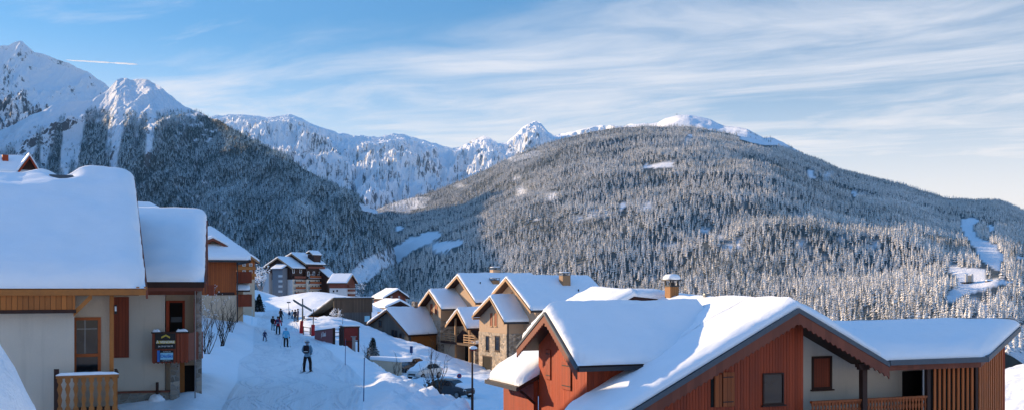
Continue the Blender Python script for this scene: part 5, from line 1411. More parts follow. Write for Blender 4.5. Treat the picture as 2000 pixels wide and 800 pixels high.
H = House('grey_cabin', 'grey-green plank cabin with a broad snowy roof half sunk behind the snow wall', 'cabin', 755, 603, 128, 52, -7.5)
g = from_px(H, 'a', 0.0, (755,604), (714,634), (798,654), 830)
rf, zr = gable(H, 'a', T=.16, snow=.36, step=.35, ends=(True, True), barge='wood_dark', bh=.22, r=.45, seed=9.9, lump=.05, **{**g, 's1': 9.5})
bp = g['rp']; b0, b1 = bp-g['wl']+.45, bp+g['wr']-.4; un = lambda b: zr(b)-.18
H.part('gable_wall', MB().prism([(b0,-1),(b1,-1),(b1,un(b1)),(bp,un(bp)),(b0,un(b0))], 'x', .5, 9), M['wood_grey'])
H.part('side_wall', MB().box(.9, 9, b0-.04, b0-.003, -1, un(b0)-.05), M['wood_orange_plain'])
for x0, x1, y0, y1 in ((765,770.5,643,658), (771.5,776,644,659), (740,746,625,637), (780.5,784.5,650,660)):
    px_win(H, .5, x0, y0, x1, y1, 'wood_dark', 'glass', .05)
chimney(H, H.a_at(810, bp), bp, zr(bp)-.8, H.onb(810, 588, bp)[1], .55, .55, 'stone_tan', False)
H.part('ridge_beam', MB().box(.2, 5.5, bp+1.4, bp+1.8, zr(bp+1.6), zr(bp+1.6)+.55), M['wood_tan'])

def far_house(name, label, d, phi, peak, lt, rt, end, wallm, seed, base, wins=()):
    H = House(name, label, 'house', peak[0], peak[1], d, phi, base)
    g = from_px(H, 'b', 0, peak, lt, rt, peak[0]); g['s1'] = 11
    rf, zr = gable(H, 'b', T=.25, snow=.4, step=.6, ends=(True, True), barge='wood_dark', bh=.3, r=.5, seed=seed, **g)
    a0, a1 = g['rp']-g['wl']+.7, g['rp']+g['wr']-.7; rp = g['rp']
    H.part('wall', MB().prism([(a0,-3),(a1,-3),(a1,zr(a1)-.26),(rp,zr(rp)-.26),(a0,zr(a0)-.26)], 'y', .8, 10.4), M[wallm])
    for x0, y0, x1, y1 in wins: pwb(H, .8, x0, y0, x1, y1, fm='white', fw=.1, sill=False)
    return H, g, zr
H, g, zr = far_house('brown_house', 'brown house with a sunlit snow roof standing beyond the grey cabin', 230, 22, (778,565), (747,583), (800,581), 758, 'wood_barge', 4, -7, ((763,577,766,581),(778,577,781,581)))
u0, z1 = H.onb(745, 586, .2); u1, z0 = H.onb(760, 590, .2); H.part('balcony', MB().box(u0, u1, .2, .8, z0, z1), M['wood_dark'])
H.part('chimney', MB().box(H.a_at(793,3)-.3, H.a_at(793,3)+.3, 2.7, 3.3, g['rz']-3, H.onb(793,572,3)[1]), M['white_wall'])
far_house('low_house', 'low dark house with a pale snow rim between the grey cabin and the brown house', 175, 22, (782,587), (752,601), (803,599), 770, 'wood_dark', 6, -8)
# ================================================================== people
def skin_mat(name, c, rough=.75): return m_plain(name, c, rough, 0, .12, 9, .2)
MP = dict(black=skin_mat('black_ski_cloth', (.012,.012,.016)), greyblue=skin_mat('grey_blue_ski_cloth', (.14,.28,.40)), lightblue=skin_mat('light_blue_ski_cloth', (.10,.42,.68)),
          navy=skin_mat('navy_ski_cloth', (.02,.035,.10)), red=skin_mat('red_ski_cloth', (.33,.02,.04)), jeans=skin_mat('pale_jeans', (.16,.30,.38)), dark=skin_mat('charcoal_cloth', (.025,.025,.035)),
          pale=skin_mat('pale_ski_cloth', (.50,.60,.66)), skin=skin_mat('skin', (.55,.30,.21), .6), boot=skin_mat('ski_boot', (.03,.03,.04), .4), helmet=m_plain('grey_helmet', (.22,.34,.46), .35), hair=skin_mat('brown_hair', (.05,.03,.02)),
          ski=m_plain('ski_top', (.10,.16,.22), .35), pack=skin_mat('backpack_cloth', (.014,.012,.018)))
def make_body(h, jacket, pants, pose, glove='black', mirror=False):
    """one continuous skinned figure; pose gives joint offsets in units of height"""
    k = h
    J = {'pelvis':(0,0,.52), 'waist':(0,0,.60), 'chest':(0,.005,.72), 'neckb':(0,.005,.815), 'neck':(0,.01,.85), 'head':(0,.015,.895), 'crown':(0,.01,.965)}
    R = {'pelvis':.088, 'waist':.085, 'chest':.098, 'neckb':.060, 'neck':.036, 'head':.056, 'crown':.046}
    E = [('pelvis','waist'),('waist','chest'),('chest','neckb'),('neckb','neck'),('neck','head'),('head','crown')]
    for s, n in ((-1,'l'),(1,'r')):
        st = pose.get('stance', .075); kn = pose.get('knee', .03)
        J['hip'+n] = (s*.055,0,.495); J['knee'+n] = (s*(st*.75+.02), kn, .275); J['ank'+n] = (s*st, -.01, .065); J['toe'+n] = (s*(st+.008), .085, .028)
        R['hip'+n], R['knee'+n], R['ank'+n], R['toe'+n] = .068, .052, .046, .034
        E += [('pelvis','hip'+n),('hip'+n,'knee'+n),('knee'+n,'ank'+n),('ank'+n,'toe'+n)]
        J['sh'+n] = (s*.105, .0, .795); R['sh'+n] = .052
        a = pose.get('arm', (.145,.02,.64,.135,.10,.545))
        J['el'+n] = (s*a[0], a[1], a[2]); J['wr'+n] = (s*a[3], a[4], a[5]); R['el'+n], R['wr'+n] = .040, .030
        dz = Vector(J['wr'+n])-Vector(J['el'+n]); dz.normalize()
        hp = Vector(J['wr'+n])+dz*.042; J['palm'+n] = tuple(hp); R['palm'+n] = .026
        E += [('chest','sh'+n),('sh'+n,'el'+n),('el'+n,'wr'+n),('wr'+n,'palm'+n)]
        side = dz.cross(Vector((0,0,1))); side = side.normalized() if side.length > .1 else Vector((0,1,0)); dn = dz.cross(side)
        for f in range(4):          # four fingers curled round, then the thumb from the side of the palm
            q = hp+side*((f-1.5)*.013); L_ = (.030,.035,.033,.026)[f]
            J[f'f{f}a'+n] = tuple(q+dz*L_); J[f'f{f}b'+n] = tuple(q+dz*(L_+.012)+dn*.022); R[f'f{f}a'+n] = .0075; R[f'f{f}b'+n] = .0065
            E += [('palm'+n, f'f{f}a'+n), (f'f{f}a'+n, f'f{f}b'+n)]
        J['tha'+n] = tuple(hp-dz*.02+side*.032); J['thb'+n] = tuple(hp+dz*.012+side*.036+dn*.016); R['tha'+n] = .009; R['thb'+n] = .0075
        E += [('palm'+n,'tha'+n),('tha'+n,'thb'+n)]
    lean = pose.get('lean', 0)
    for n in J:
        x, y, z = J[n]
        if z > .5 or n[:2] in ('el','wr','pa','f0','f1','f2','f3','th'): y += lean*(z-.5)
        J[n] = (x*k, y*k, z*k)
    if 'split' in pose:             # walking or skating stride
        for n, s in (('l',-1),('r',1)):
            for q, f in (('knee',.6),('ank',1),('toe',1)):
                x, y, z = J[q+n]; J[q+n] = (x, y+s*pose['split']*k*f, z+(.02*k if s < 0 and q != 'knee' else 0))
    names = list(J); me = bpy.data.meshes.new('body'); bm = bmesh.new(); lay = bm.verts.layers.skin.verify(); V = {}
    for n in names:
        v = bm.verts.new(J[n]); v[lay].radius = (R[n]*k, R[n]*k*(.80 if n in ('chest','waist','pelvis') else 1)); v[lay].use_root = n == 'pelvis'; V[n] = v
    for a, b in E: bm.edges.new((V[a], V[b]))
    bm.to_mesh(me); bm.free()
    o = bpy.data.objects.new('body', me); COL.objects.link(o)
    o.modifiers.new('skin', 'SKIN').use_smooth_shade = True
    sub = o.modifiers.new('sub', 'SUBSURF'); sub.levels = 1; sub.render_levels = 1
    dg = bpy.context.evaluated_depsgraph_get(); res = bpy.data.meshes.new_from_object(o.evaluated_get(dg))
    bpy.data.objects.remove(o); bpy.data.meshes.remove(me)
    mats = [MP[jacket], MP[pants], MP['boot'], MP['skin'], MP[glove]]
    for m in mats: res.materials.append(m)
    segs = [(Vector(J[a]), Vector(J[b]), a, b) for a, b in E]
    def cls(a, b):
        if a in ('neck','head') or b in ('crown',): return 3
        if a[:4] == 'knee' and b[:3] == 'ank': return 1
        if a[:3] in ('hip',): return 1
        if a[:3] == 'ank': return 2
        if a == 'pelvis' and b[:3] == 'hip': return 1
        if a[:2] == 'wr' or a[:4] == 'palm' or (a[0] == 'f' and a[1].isdigit()) or a[:3] == 'tha': return 4
        return 0
    for p in res.polygons:
        c = p.center; best = 9
        for A, B, a, b in segs:
            d = B-A; t = max(0, min(1, (c-A).dot(d)/max(d.dot(d), 1e-9))); dd = (c-(A+d*t)).length-.5*((R[a]+R[b])*k*.5)
            if dd < best: best = dd; p.material_index = cls(a, b)
        if c.z > .47*h and p.material_index == 1: p.material_index = 0
        if c.z < .085*h: p.material_index = 2
        p.use_smooth = True
    res.update(); return res, J
def person(label, px, py, d, h, yaw, jacket, pants, pose, helmet='helmet', pack=None, skis=True, poles=False, goggles=False, group=None, hat='hair'):
    p = gp(px, py, d) if d < 150 else W(px, py, d)
    t = thing('person', label, 'person', p+Vector((0,0,.03)), math.radians(yaw), group)
    me, J = make_body(h, jacket, pants, pose)
    obj('body', me, [], t)
    hd = Vector(J['head'])
    if helmet:
        mb = MB(); mb.blob((hd.x, hd.y-.01*h, hd.z+.035*h), (.072*h, .082*h, .066*h), 12, 8)
        hm = obj('helmet' if helmet == 'helmet' else hat, mb, MP[helmet], t, smooth=True)
        if goggles:
            g = MB(); n = 14
            g.loft([[(hd.x+(.078+e)*h*math.cos(2*math.pi*i/n), hd.y-.01*h+(.088+e)*h*math.sin(2*math.pi*i/n), hd.z+zz*h) for i in range(n)] for e, zz in ((-.02,.02),(0,.021),(0,.040),(-.02,.041))], False)
            obj('goggle_strap', g, MP['black'], hm)
    f = MB(); f.blob((hd.x, hd.y+.058*h, hd.z-.003*h), (.008*h,.014*h,.013*h), 6, 5); obj('nose', f, MP['skin'], t, smooth=True)
    if pack:
        mb = MB(); c = Vector(J['chest']); w, dp, hh = .085*h, .055*h, .125*h
        rings = []
        for z, s_ in ((-1,.7),(-.9,.92),(-.3,1),(.5,1),(.9,.85),(1,.6)):
            rings.append([(c.x+w*s_*x, c.y-.075*h-dp+dp*s_*y, c.z-.01*h+hh*z) for x, y in ((-1,-.6),(-.7,-1),(.7,-1),(1,-.6),(1,.9),(-1,.9))])
        bp = obj('backpack', mb.loft(rings), MP[pack], t, bevel=.01)
        sm = MB(); sm.box(c.x-w*.75, c.x+w*.75, c.y-.075*h-dp*2.02, c.y-.075*h-dp*1.9, c.z-.085*h, c.z-.065*h); obj('strap', sm, MP['pale'], bp)
    if skis:
        for n in 'lr':
            ak = J['ank'+n]; mb = MB(); L0, L1 = -.45*h, .52*h; prof = []
            for i in range(13):
                y = L0+(L1-L0)*i/12; u = max(0, (i-10)/2); z = .012+.09*u*u*.6; hw = .024*h*(1.1-.35*math.sin(math.pi*i/12))*(1 if i < 12 else .4)
                prof.append([(ak[0]-hw, y, z-.008), (ak[0]+hw, y, z-.008), (ak[0]+hw, y, z+.008), (ak[0]-hw, y, z+.008)])
            sk = obj('ski', mb.loft(prof), MP['ski'], t)
            obj('binding', MB().box(ak[0]-.03*h, ak[0]+.03*h, ak[1]-.08*h, ak[1]+.09*h, .02, .045), MP['black'], sk)
    if poles:
        mat = Matrix.Translation(t.location) @ Matrix.Rotation(math.radians(yaw), 4, 'Z')
        for n, s in (('l',-1),('r',1)):
            a = Vector(J['palm'+n]); b = Vector((a.x+s*.10*h, a.y-.22*h, .01))
            q = bpy.data.objects.new('ski_pole', None); COL.objects.link(q); q.location = mat @ b; q.rotation_euler = (0,0,math.radians(yaw))
            tag(q, f"thin ski pole in the {'left' if s < 0 else 'right'} hand of the {poles}", 'ski pole', 'ski poles')
            r = a-b; u = r.normalized()
            obj('shaft', MB().tube([(0,0,0), tuple(r*.93)], [.006,.009], 6), M['metal'], q)
            obj('grip', MB().tube([tuple(r*.93), tuple(r+u*.05)], [.016,.018], 6), M['black'], q)
            mb = MB(); c0 = u*.06; mb.tube([tuple(c0), tuple(c0+u*.008)], [.05,.035], 10); obj('basket', mb, M['black'], q)
    return t
G_ = 'skiers on the piste'
person('skier in grey-blue jacket with black backpack and helmet, gliding away up front', 600, 727, 57, 1.80, -3, 'greyblue', 'black', dict(stance=.10, knee=.035, arm=(.150,-.01,.66,.10,.085,.585)), 'helmet', 'pack', True, 'front skier in the grey-blue jacket', True, G_)
person('skier in light blue jacket and black trousers, second from the front', 558.5, 678, 81, 1.58, 4, 'lightblue', 'black', dict(stance=.075, arm=(.15,.02,.64,.15,.05,.53)), 'helmet', None, True, 'second skier in the light blue jacket', False, G_)
person('small child skier in navy suit crouching low on the left of the piste', 517, 667, 91, .98, 0, 'navy', 'navy', dict(stance=.13, knee=.05, lean=.12, arm=(.16,.03,.66,.17,.08,.57)), 'helmet', None, True, False, False, G_)
person('skier in red jacket with a dark blue backpack and black trousers', 543, 653, 103, 1.70, 2, 'red', 'black', dict(stance=.08, arm=(.16,.02,.65,.17,.06,.54)), 'hair', 'navy', True, False, False, G_)
person('person in black jacket and pale jeans beside the red-jacketed skier', 533, 646, 111, 1.48, -8, 'black', 'jeans', dict(stance=.065, split=.03), 'hair', None, False, False, False, 'people on foot by the piste')
person('tall person all in black striding up the piste beyond the red jacket', 548, 629, 140, 1.78, -25, 'dark', 'black', dict(stance=.06, split=.08, lean=.05), 'hair', None, False, False, False, 'people on foot by the piste')
person('small child in pale trousers and dark top at the far snow patch', 565, 622, 150, 1.15, 30, 'navy', 'pale', dict(stance=.08), 'hair', None, False, False, False, 'people on foot by the piste')
person('person in pale winter clothes among the group by the signpost', 571, 626, 150, 1.62, 150, 'pale', 'greyblue', dict(stance=.06), 'hair', None, False, False, False, 'people on foot by the piste')
person('person in charcoal coat standing in the middle of the far group', 576.5, 629.5, 147, 1.68, 170, 'dark', 'black', dict(stance=.07), 'hair', None, False, False, False, 'people on foot by the piste')
person('person in navy coat at the right edge of the far group', 582, 628.5, 148, 1.62, 120, 'navy', 'dark', dict(stance=.06), 'hair', None, False, False, False, 'people on foot by the piste')

# ================================================================== piste furniture
def gpost(px, py, d): return gp(px, py, d)
# red padded posts
for i, (px, py, d, lab, tilt) in enumerate(((588, 651, 110, 'leaning wooden pole wrapped in a red pad at the kiosk fence, farther one', .06), (611, 657, 99, 'upright wooden pole wrapped in a red pad next to the dark red board', .02))):
    p = gp(px, py, d); t = thing('padded_pole', lab, 'post', p, 0, 'red padded poles at the piste edge')
    hp = 24*d/2000*1.05; ht = (py-(606 if i == 0 else 601))/2000*d
    obj('pole', MB().tube([(-.02,0,-.3),(tilt*2+.05,0,ht)], [.05,.045], 8), M['wood_old'], t)
    mb = MB(); rings = []
    for z, r in ((.02,.16),(.06,.19),(hp-.05,.19),(hp,.15)): rings.append([(tilt*z/1.2+r*math.cos(2*math.pi*k/12), r*math.sin(2*math.pi*k/12), z) for k in range(12)])
    obj('red_pad', mb.loft(rings), M['red'], t, smooth=True)
# rails between the padded posts
def rail_fence(label, pts, zs, name='rail_fence', r=.035):
    p0 = pts[0]; t = thing(name, label, 'fence', p0)
    for k, p in enumerate(pts): 
        q = p-p0; obj('post', MB().box(q.x-.05, q.x+.05, q.y-.05, q.y+.05, q.z-.3, q.z+max(zs)+.08), M['wood_dark'], t)
    for a, b in zip(pts[:-1], pts[1:]):
        for z in zs: obj('rail', MB().tube([tuple(a-p0+Vector((0,0,z))), tuple(b-p0+Vector((0,0,z)))], r, 6), M['wood_dark'], t)
    return t
rail_fence('dark two-bar fence between the two red padded poles', [gp(592.5,652,109), gp(606,655,101)], (.42,.85))
# dark red board with the name
pA, pB = W(614.5,661,95), W(651,676,87)
t = thing('name_board', 'dark red board with white writing at the piste edge', 'sign', (pA.x,pA.y,pA.z), math.atan2(pB.y-pA.y, pB.x-pA.x))
L_ = (Vector((pB.x,pB.y))-Vector((pA.x,pA.y))).length; zA0, zA1 = -.9, W(615,646.5,95).z-pA.z; zB0, zB1 = -1.6, W(651,641.5,87).z-pA.z
obj('board', MB().prism([(0,zA0),(L_,zB0),(L_,zB1),(0,zA1)], 'y', 0, .08), M['red_panel'], t)
fb = MB().prism([(-.05,zA1),(L_+.05,zB1),(L_+.05,zB1+.08),(-.05,zA1+.08)], 'y', -.03, .11)
obj('frame', fb, M['wood_dark'], t); obj('end_post', MB().box(L_-.02, L_+.14, -.06, .14, zB0, zB1+.1), M['wood_dark'], t)
sl_ = math.atan2(W(651,655,87).z-W(615,660,95).z, L_)*.4
text(None, 'Jo Chanal', .58, M['white'], t, (L_*.50, -.012, zA1*.2+zB1*.62-.30), (math.radians(90), -math.atan2(zB1-zA1, L_), 0), bold=.010, sx=.95)
# rails and the kiosk
rail_fence('dark three-bar rail joining the name board to the red kiosk', [W(651.5,668,87), W(663.5,668,86)], (.55,.85,1.15), r=.03)
pk = W(680, 690, 86); t = thing('kiosk', 'dark red wooden ticket kiosk with a flat snowy top at the piste edge', 'kiosk', pk, math.radians(20))
w2 = .72; hk = (690-638)/2000*86
obj('front_panel', MB().box(-.42, w2, -.5, -.44, 1.15, hk), M['red_panel'], t)
obj('side_panel', MB().box(-.48, -.42, -.5, 1.1, .5, hk), M['wood_dark'], t)
obj('back_panel', MB().box(-.42, w2, 1.05, 1.1, -.5, hk), M['red_panel'], t)
obj('corner_post', MB().box(w2, w2+.12, -.52, -.36, -.6, hk), M['wood_dark'], t)
obj('roof', MB().box(-.55, w2+.18, -.6, 1.2, hk+.003, hk+.07), M['wood_dark'], t)
obj('roof_snow', MB().box(-.53, w2+.16, -.58, 1.18, hk+.073, hk+.22), M['snow'], t, bevel=.06)
obj('counter', MB().box(-.42, w2, -.6, -.44, 1.05, 1.12), M['wood_dark'], t)
p = gp(691, 690, 84); p = W(691, 690, 84)
t = thing('ticket_gate', 'narrow grey post standing in front of the red kiosk', 'post', p, math.radians(15))
obj('pillar', MB().box(-.13, .13, -.1, .1, -.6, (690-657)/2000*84), M['metal'], t, bevel=.02); obj('top_plate', MB().box(-.24, .22, -.14, .14, (690-657)/2000*84+.003, (690-657)/2000*84+.06), M['metal'], t)
# signpost with two weathered arms
p = gp(591, 630, 138); t = thing('signpost', 'grey weathered signpost with two angled arms above the skier group', 'signpost', p)
ht = (630-588)/2000*138
obj('pole', MB().tube([(0,0,-.3),(0,0,ht)], [.10,.08], 8), M['wood_arm'], t)
for s_, z0, z1, x1 in ((-1,ht-.85,ht-.25,-.95),(1,ht-.75,ht-1.35,1.0)):
    mb = MB(); n = .14
    mb.hexa([(0,-.16,z0-n),(x1,-.16,z1-n),(x1,-.12,z1-n),(0,-.12,z0-n),(0,-.16,z0+n),(x1,-.16,z1+n),(x1,-.12,z1+n),(0,-.12,z0+n)])
    mb.hexa([(x1,-.16,z1-n*1.2),(x1*1.2,-.16,z1+(z1-z0)*.2-.02),(x1*1.2,-.12,z1+(z1-z0)*.2-.02),(x1,-.12,z1-n*1.2),(x1,-.16,z1+n*1.2),(x1*1.2,-.16,z1+(z1-z0)*.2+.02),(x1*1.2,-.12,z1+(z1-z0)*.2+.02),(x1,-.12,z1+n*1.2)])
    obj('arm', mb, M['wood_arm'], t)
# slim piste markers
for (px, y1, y0, d, lab, c) in ((710, 782, 699, 46.5, 'tall slim blue piste marker stuck in the bank nearest the camera', 'marker_blue'), (674, 714, 662, 64, 'slim blue piste marker below the dark red name board', 'marker_blue'), (492, 634, 602, 125, 'slim pale piste marker on the left edge by the small fir', 'sky_blue'),
        (669, 634, 604, 122, 'bare thin pole on the sunlit snow in front of the barn', 'wood_old')):
    p = gp(px, y1, d); dd = p.y; t = thing('piste_marker', lab, 'marker pole', p, 0, 'slim marker poles beside the piste')
    hh = (y1-y0)/2000*dd
    obj('shaft', MB().tube([(0,0,-.3),(.02*hh,0,hh)], [.022,.018], 8), M[c], t); obj('tip', MB().tube([(.02*hh,0,hh),(.02*hh,0,hh+.05)], [.024,.012], 8), M['black'], t)
# pole with a small plate, and the round blue sign
p = gp(564, 612, 165); t = thing('pole_lamp', 'thin grey pole with a small flat head on the far piste edge', 'lamp post', p)
obj('pole', MB().tube([(0,0,-.3),(0,0,1.75)], .04, 6), M['metal'], t); obj('head', MB().box(-.28, .28, -.15, .15, 1.753, 1.95), M['metal'], t)
p = gp(640, 622, 132); t = thing('round_sign', 'round blue sign on a thin pole in front of the barn', 'sign', p)
hz = p.z; zc_ = W(640, 597, p.y).z-hz
obj('pole', MB().tube([(0,0,-.3),(0,0,zc_)], .035, 6), M['metal'], t)
mb = MB(); rr = .26; mb.loft([[(rr*math.cos(2*math.pi*k/18), y, zc_+rr*math.sin(2*math.pi*k/18)) for k in range(18)] for y in (-.05,-.02)]); obj('disc', mb, M['blue'], t)
obj('symbol', MB().box(-.05, .05, -.058, -.052, zc_-.14, zc_+.14), M['white'], t)
p = gp(604, 625, 128); t = thing('sled', 'small dark sled left on the sunlit snow beside the padded poles', 'sled', p, .3)
mb = MB()
for s_ in (-.2,.2): mb.tube([(-.75,s_,.22),(-.6,s_,.05),(.6,s_,.03),(.85,s_,.18)], .03, 6)
obj('runner', mb, M['black'], t); obj('seat', MB().box(-.6, .65, -.26, .26, .17, .23), M['wood_dark'], t, bevel=.02)
obj('backrest', MB().box(-.68, -.55, -.24, .24, .2, .55), M['wood_dark'], t)

# lamp post and small signs of the car park
p = gp(922.5, 796, 73); p = W(922.5, 797, 73); zg = gz1(p.x, p.y)
t = thing('street_lamp', 'dark brown lamp post topped with a lump of snow in the car park', 'street lamp', (p.x, p.y, zg))
ht = W(922, 684, p.y).z-zg
obj('pole', MB().tube([(0,0,-.2),(0,0,1.2),(0,0,1.25),(0,0,ht)], [.10,.10,.075,.06], 10), M['wood_dark'], t)
obj('lamp_head', MB().box(-.16, .30, -.12, .12, ht+.003, ht+.14), M['red_panel'], t, bevel=.03)
obj('head_snow', MB().blob((.07,0,ht+.20), (.28,.18,.14), 10, 6, .1), M['snow'], t, smooth=True)
p = gp(897, 742, 92); t = thing('no_parking_sign', 'small round red and purple sign on a short post in the car park snow', 'sign', p)
zc_ = W(897, 733, p.y).z-p.z
obj('post', MB().tube([(0,0,-.3),(0,0,zc_)], .03, 6), M['metal'], t)
mb = MB(); rr = .22; mb.loft([[(rr*math.cos(2*math.pi*k/16), y, zc_+rr*math.sin(2*math.pi*k/16)) for k in range(16)] for y in (-.06,-.035)]); obj('disc', mb, M['red'], t)
mb = MB(); rr = .15; mb.loft([[(rr*math.cos(2*math.pi*k/16), y, zc_+rr*math.sin(2*math.pi*k/16)) for k in range(16)] for y in (-.066,-.061)]); obj('face', mb, M['marker_blue'], t)
p = gp(803.5, 692, 113); t = thing('blue_sign', 'narrow blue sign post against the lit snow wall', 'sign', p)
obj('post', MB().tube([(0,0,-.3),(0,0,.9)], .04, 6), M['metal'], t); obj('plate', MB().box(-.16, .16, -.07, -.045, .25, 1.0), M['marker_blue'], t)
p = gp(789.5, 661, 119); t = thing('snowy_bollard', 'small wooden post with a white snow cap on the snow wall by the cabin', 'post', p)
obj('post', MB().tube([(0,0,-.3),(0,0,.75)], .10, 8), M['wood_barge'], t); obj('snow_cap', MB().blob((0,0,.85), (.2,.2,.16), 10, 6), M['snow'], t, smooth=True)
# low parapet wall at the foot of the bank
pA, pB = gp(734,722,93), W(781,706,100); zz = W(757,713,96).z
t = thing('parapet_wall', 'low cream wall capped with snow below the dark fir', 'wall', (pA.x,pA.y,gz1(pA.x,pA.y)), math.atan2(pB.y-pA.y, pB.x-pA.x)); L_ = math.hypot(pB.x-pA.x, pB.y-pA.y); z_ = zz-gz1(pA.x,pA.y)
obj('wall', MB().box(-1, L_, 0, .25, -1.2, z_), M['stucco_warm'], t); obj('wall_snow', MB().box(-1.05, L_+.03, -.05, 1.6, z_+.003, z_+.4), M['snow'], t, bevel=.12)

# ================================================================== cars
def make_car(name, label, p, yaw, paint, snow='cover', scale=1.0):
    t = thing(name, label, 'car', p, math.radians(yaw), None)
    L, Wd, Hh = 4.15*scale, 1.72*scale, 1.52*scale
    # body: sections along the length (x forward), each a ring: half width, sill, belt and roof height
    sec = [(-2.05,.70,.42,.78,.80),(-1.95,.80,.30,.92,.96),(-1.70,.84,.24,.98,1.30),(-1.10,.86,.22,1.00,1.48),(-.30,.86,.22,.99,1.52),(.35,.86,.22,.97,1.46),(.95,.86,.22,.96,1.06),(1.55,.83,.24,.90,.96),(1.92,.76,.30,.78,.84),(2.06,.62,.40,.66,.68)]
    rings = []
    for x, w, z0, zb, zr in sec:
        tw = w*.74 if zr-zb > .2 else w*.86
        rings.append([(x,-w*.94,z0),(x,-w,(z0+zb)/2),(x,-w*.97,zb),(x,-tw,zr-.05),(x,-tw*.75,zr),(x,tw*.75,zr),(x,tw,zr-.05),(x,w*.97,zb),(x,w,(z0+zb)/2),(x,w*.94,z0)])
    body = MB().loft(rings); body.v = [(x*scale,y*scale,z*scale) for x,y,z in body.v]
    o = obj('body', body, paint, t, smooth=False, bevel=.02)
    def sq(name, pts, mat, parent=t):
        m = MB(); n = len(pts); pts = [Vector(q)*scale for q in pts]; nn = (pts[1]-pts[0]).cross(pts[2]-pts[0]).normalized()
        m.add([tuple(q+nn*.006) for q in pts]+[tuple(q-nn*.004) for q in pts], [tuple(range(n)), tuple(range(2*n-1,n-1,-1))]+[(i,(i+1)%n,(i+1)%n+n,i+n) for i in range(n)]); return obj(name, m, mat, parent)
    for s in (-1,1):
        sq('side_window', [(.72,s*.80,1.00),(.30,s*.662,1.40),(-.30,s*.665,1.44),(-.34,s*.85,1.02)], M['glass'])
        sq('side_window', [(-.42,s*.85,1.02),(-.38,s*.665,1.44),(-1.08,s*.665,1.42),(-1.45,s*.83,1.03)], M['glass'])
        sq('headlight', [(1.93,s*.74,.62),(1.93,s*.74,.80),(2.045,s*.50,.74),(2.045,s*.52,.60)], M['white'])
        sq('tail_light', [(-2.02,s*.78,.70),(-1.97,s*.80,.94),(-2.03,s*.60,.92),(-2.06,s*.60,.70)], M['red'])
        for x in (-1.30,1.32):
            wh = obj('wheel', MB().loft([[((x+r*math.cos(2*math.pi*k/18))*scale, s*y*scale, (.31+r*math.sin(2*math.pi*k/18))*scale) for k in range(18)] for r, y in ((.20,.66),(.31,.68),(.32,.72),(.32,.84),(.30,.875),(.21,.88))]), M['black'], t)
            obj('rim', MB().loft([[((x+r*math.cos(2*math.pi*k/18))*scale, s*y*scale, (.31+r*math.sin(2*math.pi*k/18))*scale) for k in range(18)] for r, y in ((.20,.86),(.20,.887),(.05,.895))]), M['metal'], wh)
        obj('mirror', MB().box(.62*scale,.74*scale,s*.88*scale,s*1.0*scale,.96*scale,1.08*scale), paint, t, bevel=.02)
    sq('windscreen', [(.92,-.68,1.06),(.92,.68,1.06),(.40,.58,1.42),(.40,-.58,1.42)], M['glass'])
    sq('rear_window', [(-1.93,-.62,.98),(-1.70,-.56,1.26),(-1.70,.56,1.26),(-1.93,.62,.98)], M['glass'])
    sq('grille', [(2.068,-.42,.44),(2.068,.42,.44),(2.064,.42,.60),(2.064,-.42,.60)], M['black'])
    sq('number_plate', [(2.078,-.24,.34),(2.078,.24,.34),(2.078,.24,.43),(2.078,-.24,.43)], M['white'])
    if snow:
        xs = [-1.75,-1.1,-.3,.35,.95,1.5,1.9] if snow == 'cover' else ([-1.4,-.9,-.3,.2] if snow == 'roof' else [1.0,1.3,1.6,1.9])
        prof = lambda x: np.interp(x, [s_[0] for s_ in sec], [s_[4] for s_ in sec])
        pw = lambda x: np.interp(x, [s_[0] for s_ in sec], [s_[1] for s_ in sec])*.80
        rr = []
        for i, x in enumerate(np.linspace(xs[0], xs[-1], 12)):
            e = 1 if 0 < i < 11 else .2; z = prof(x)*scale; w = pw(x)*scale; h = .20*e
            rr.append([(x*scale,-w,z-.06),(x*scale,-w*1.0,z+h*.5),(x*scale,-w*.8,z+h*.92),(x*scale,0,z+h*1.05+.02*math.sin(i)),(x*scale,w*.8,z+h*.92),(x*scale,w,z+h*.5),(x*scale,w,z-.06)])
        obj('snow_cover', MB().loft(rr), M['snow'], t, smooth=True)
    return t
carw = m_plain('silver_car_paint', (.50,.50,.49), .3, .2, .03, 3, .5); card = m_plain('dark_car_paint', (.02,.024,.03), .25, .1, .05, 3, .6)
def at_ground(px, py, d): p = W(px, py, d); return Vector((p.x, p.y, gz1(p.x, p.y)))
make_car('parked_car', 'silver car with its bonnet and windscreen buried in snow', at_ground(829, 737, 97), -122, carw, 'cover', .95)
make_car('parked_car', 'dark car with snow streaks parked behind the silver one', at_ground(797, 722, 104), -118, card, 'roof', 1.0)
make_car('parked_car', 'low dark car with snow on its bonnet behind the bare shrub', at_ground(882, 775, 82), -38, card, 'bonnet', .95)

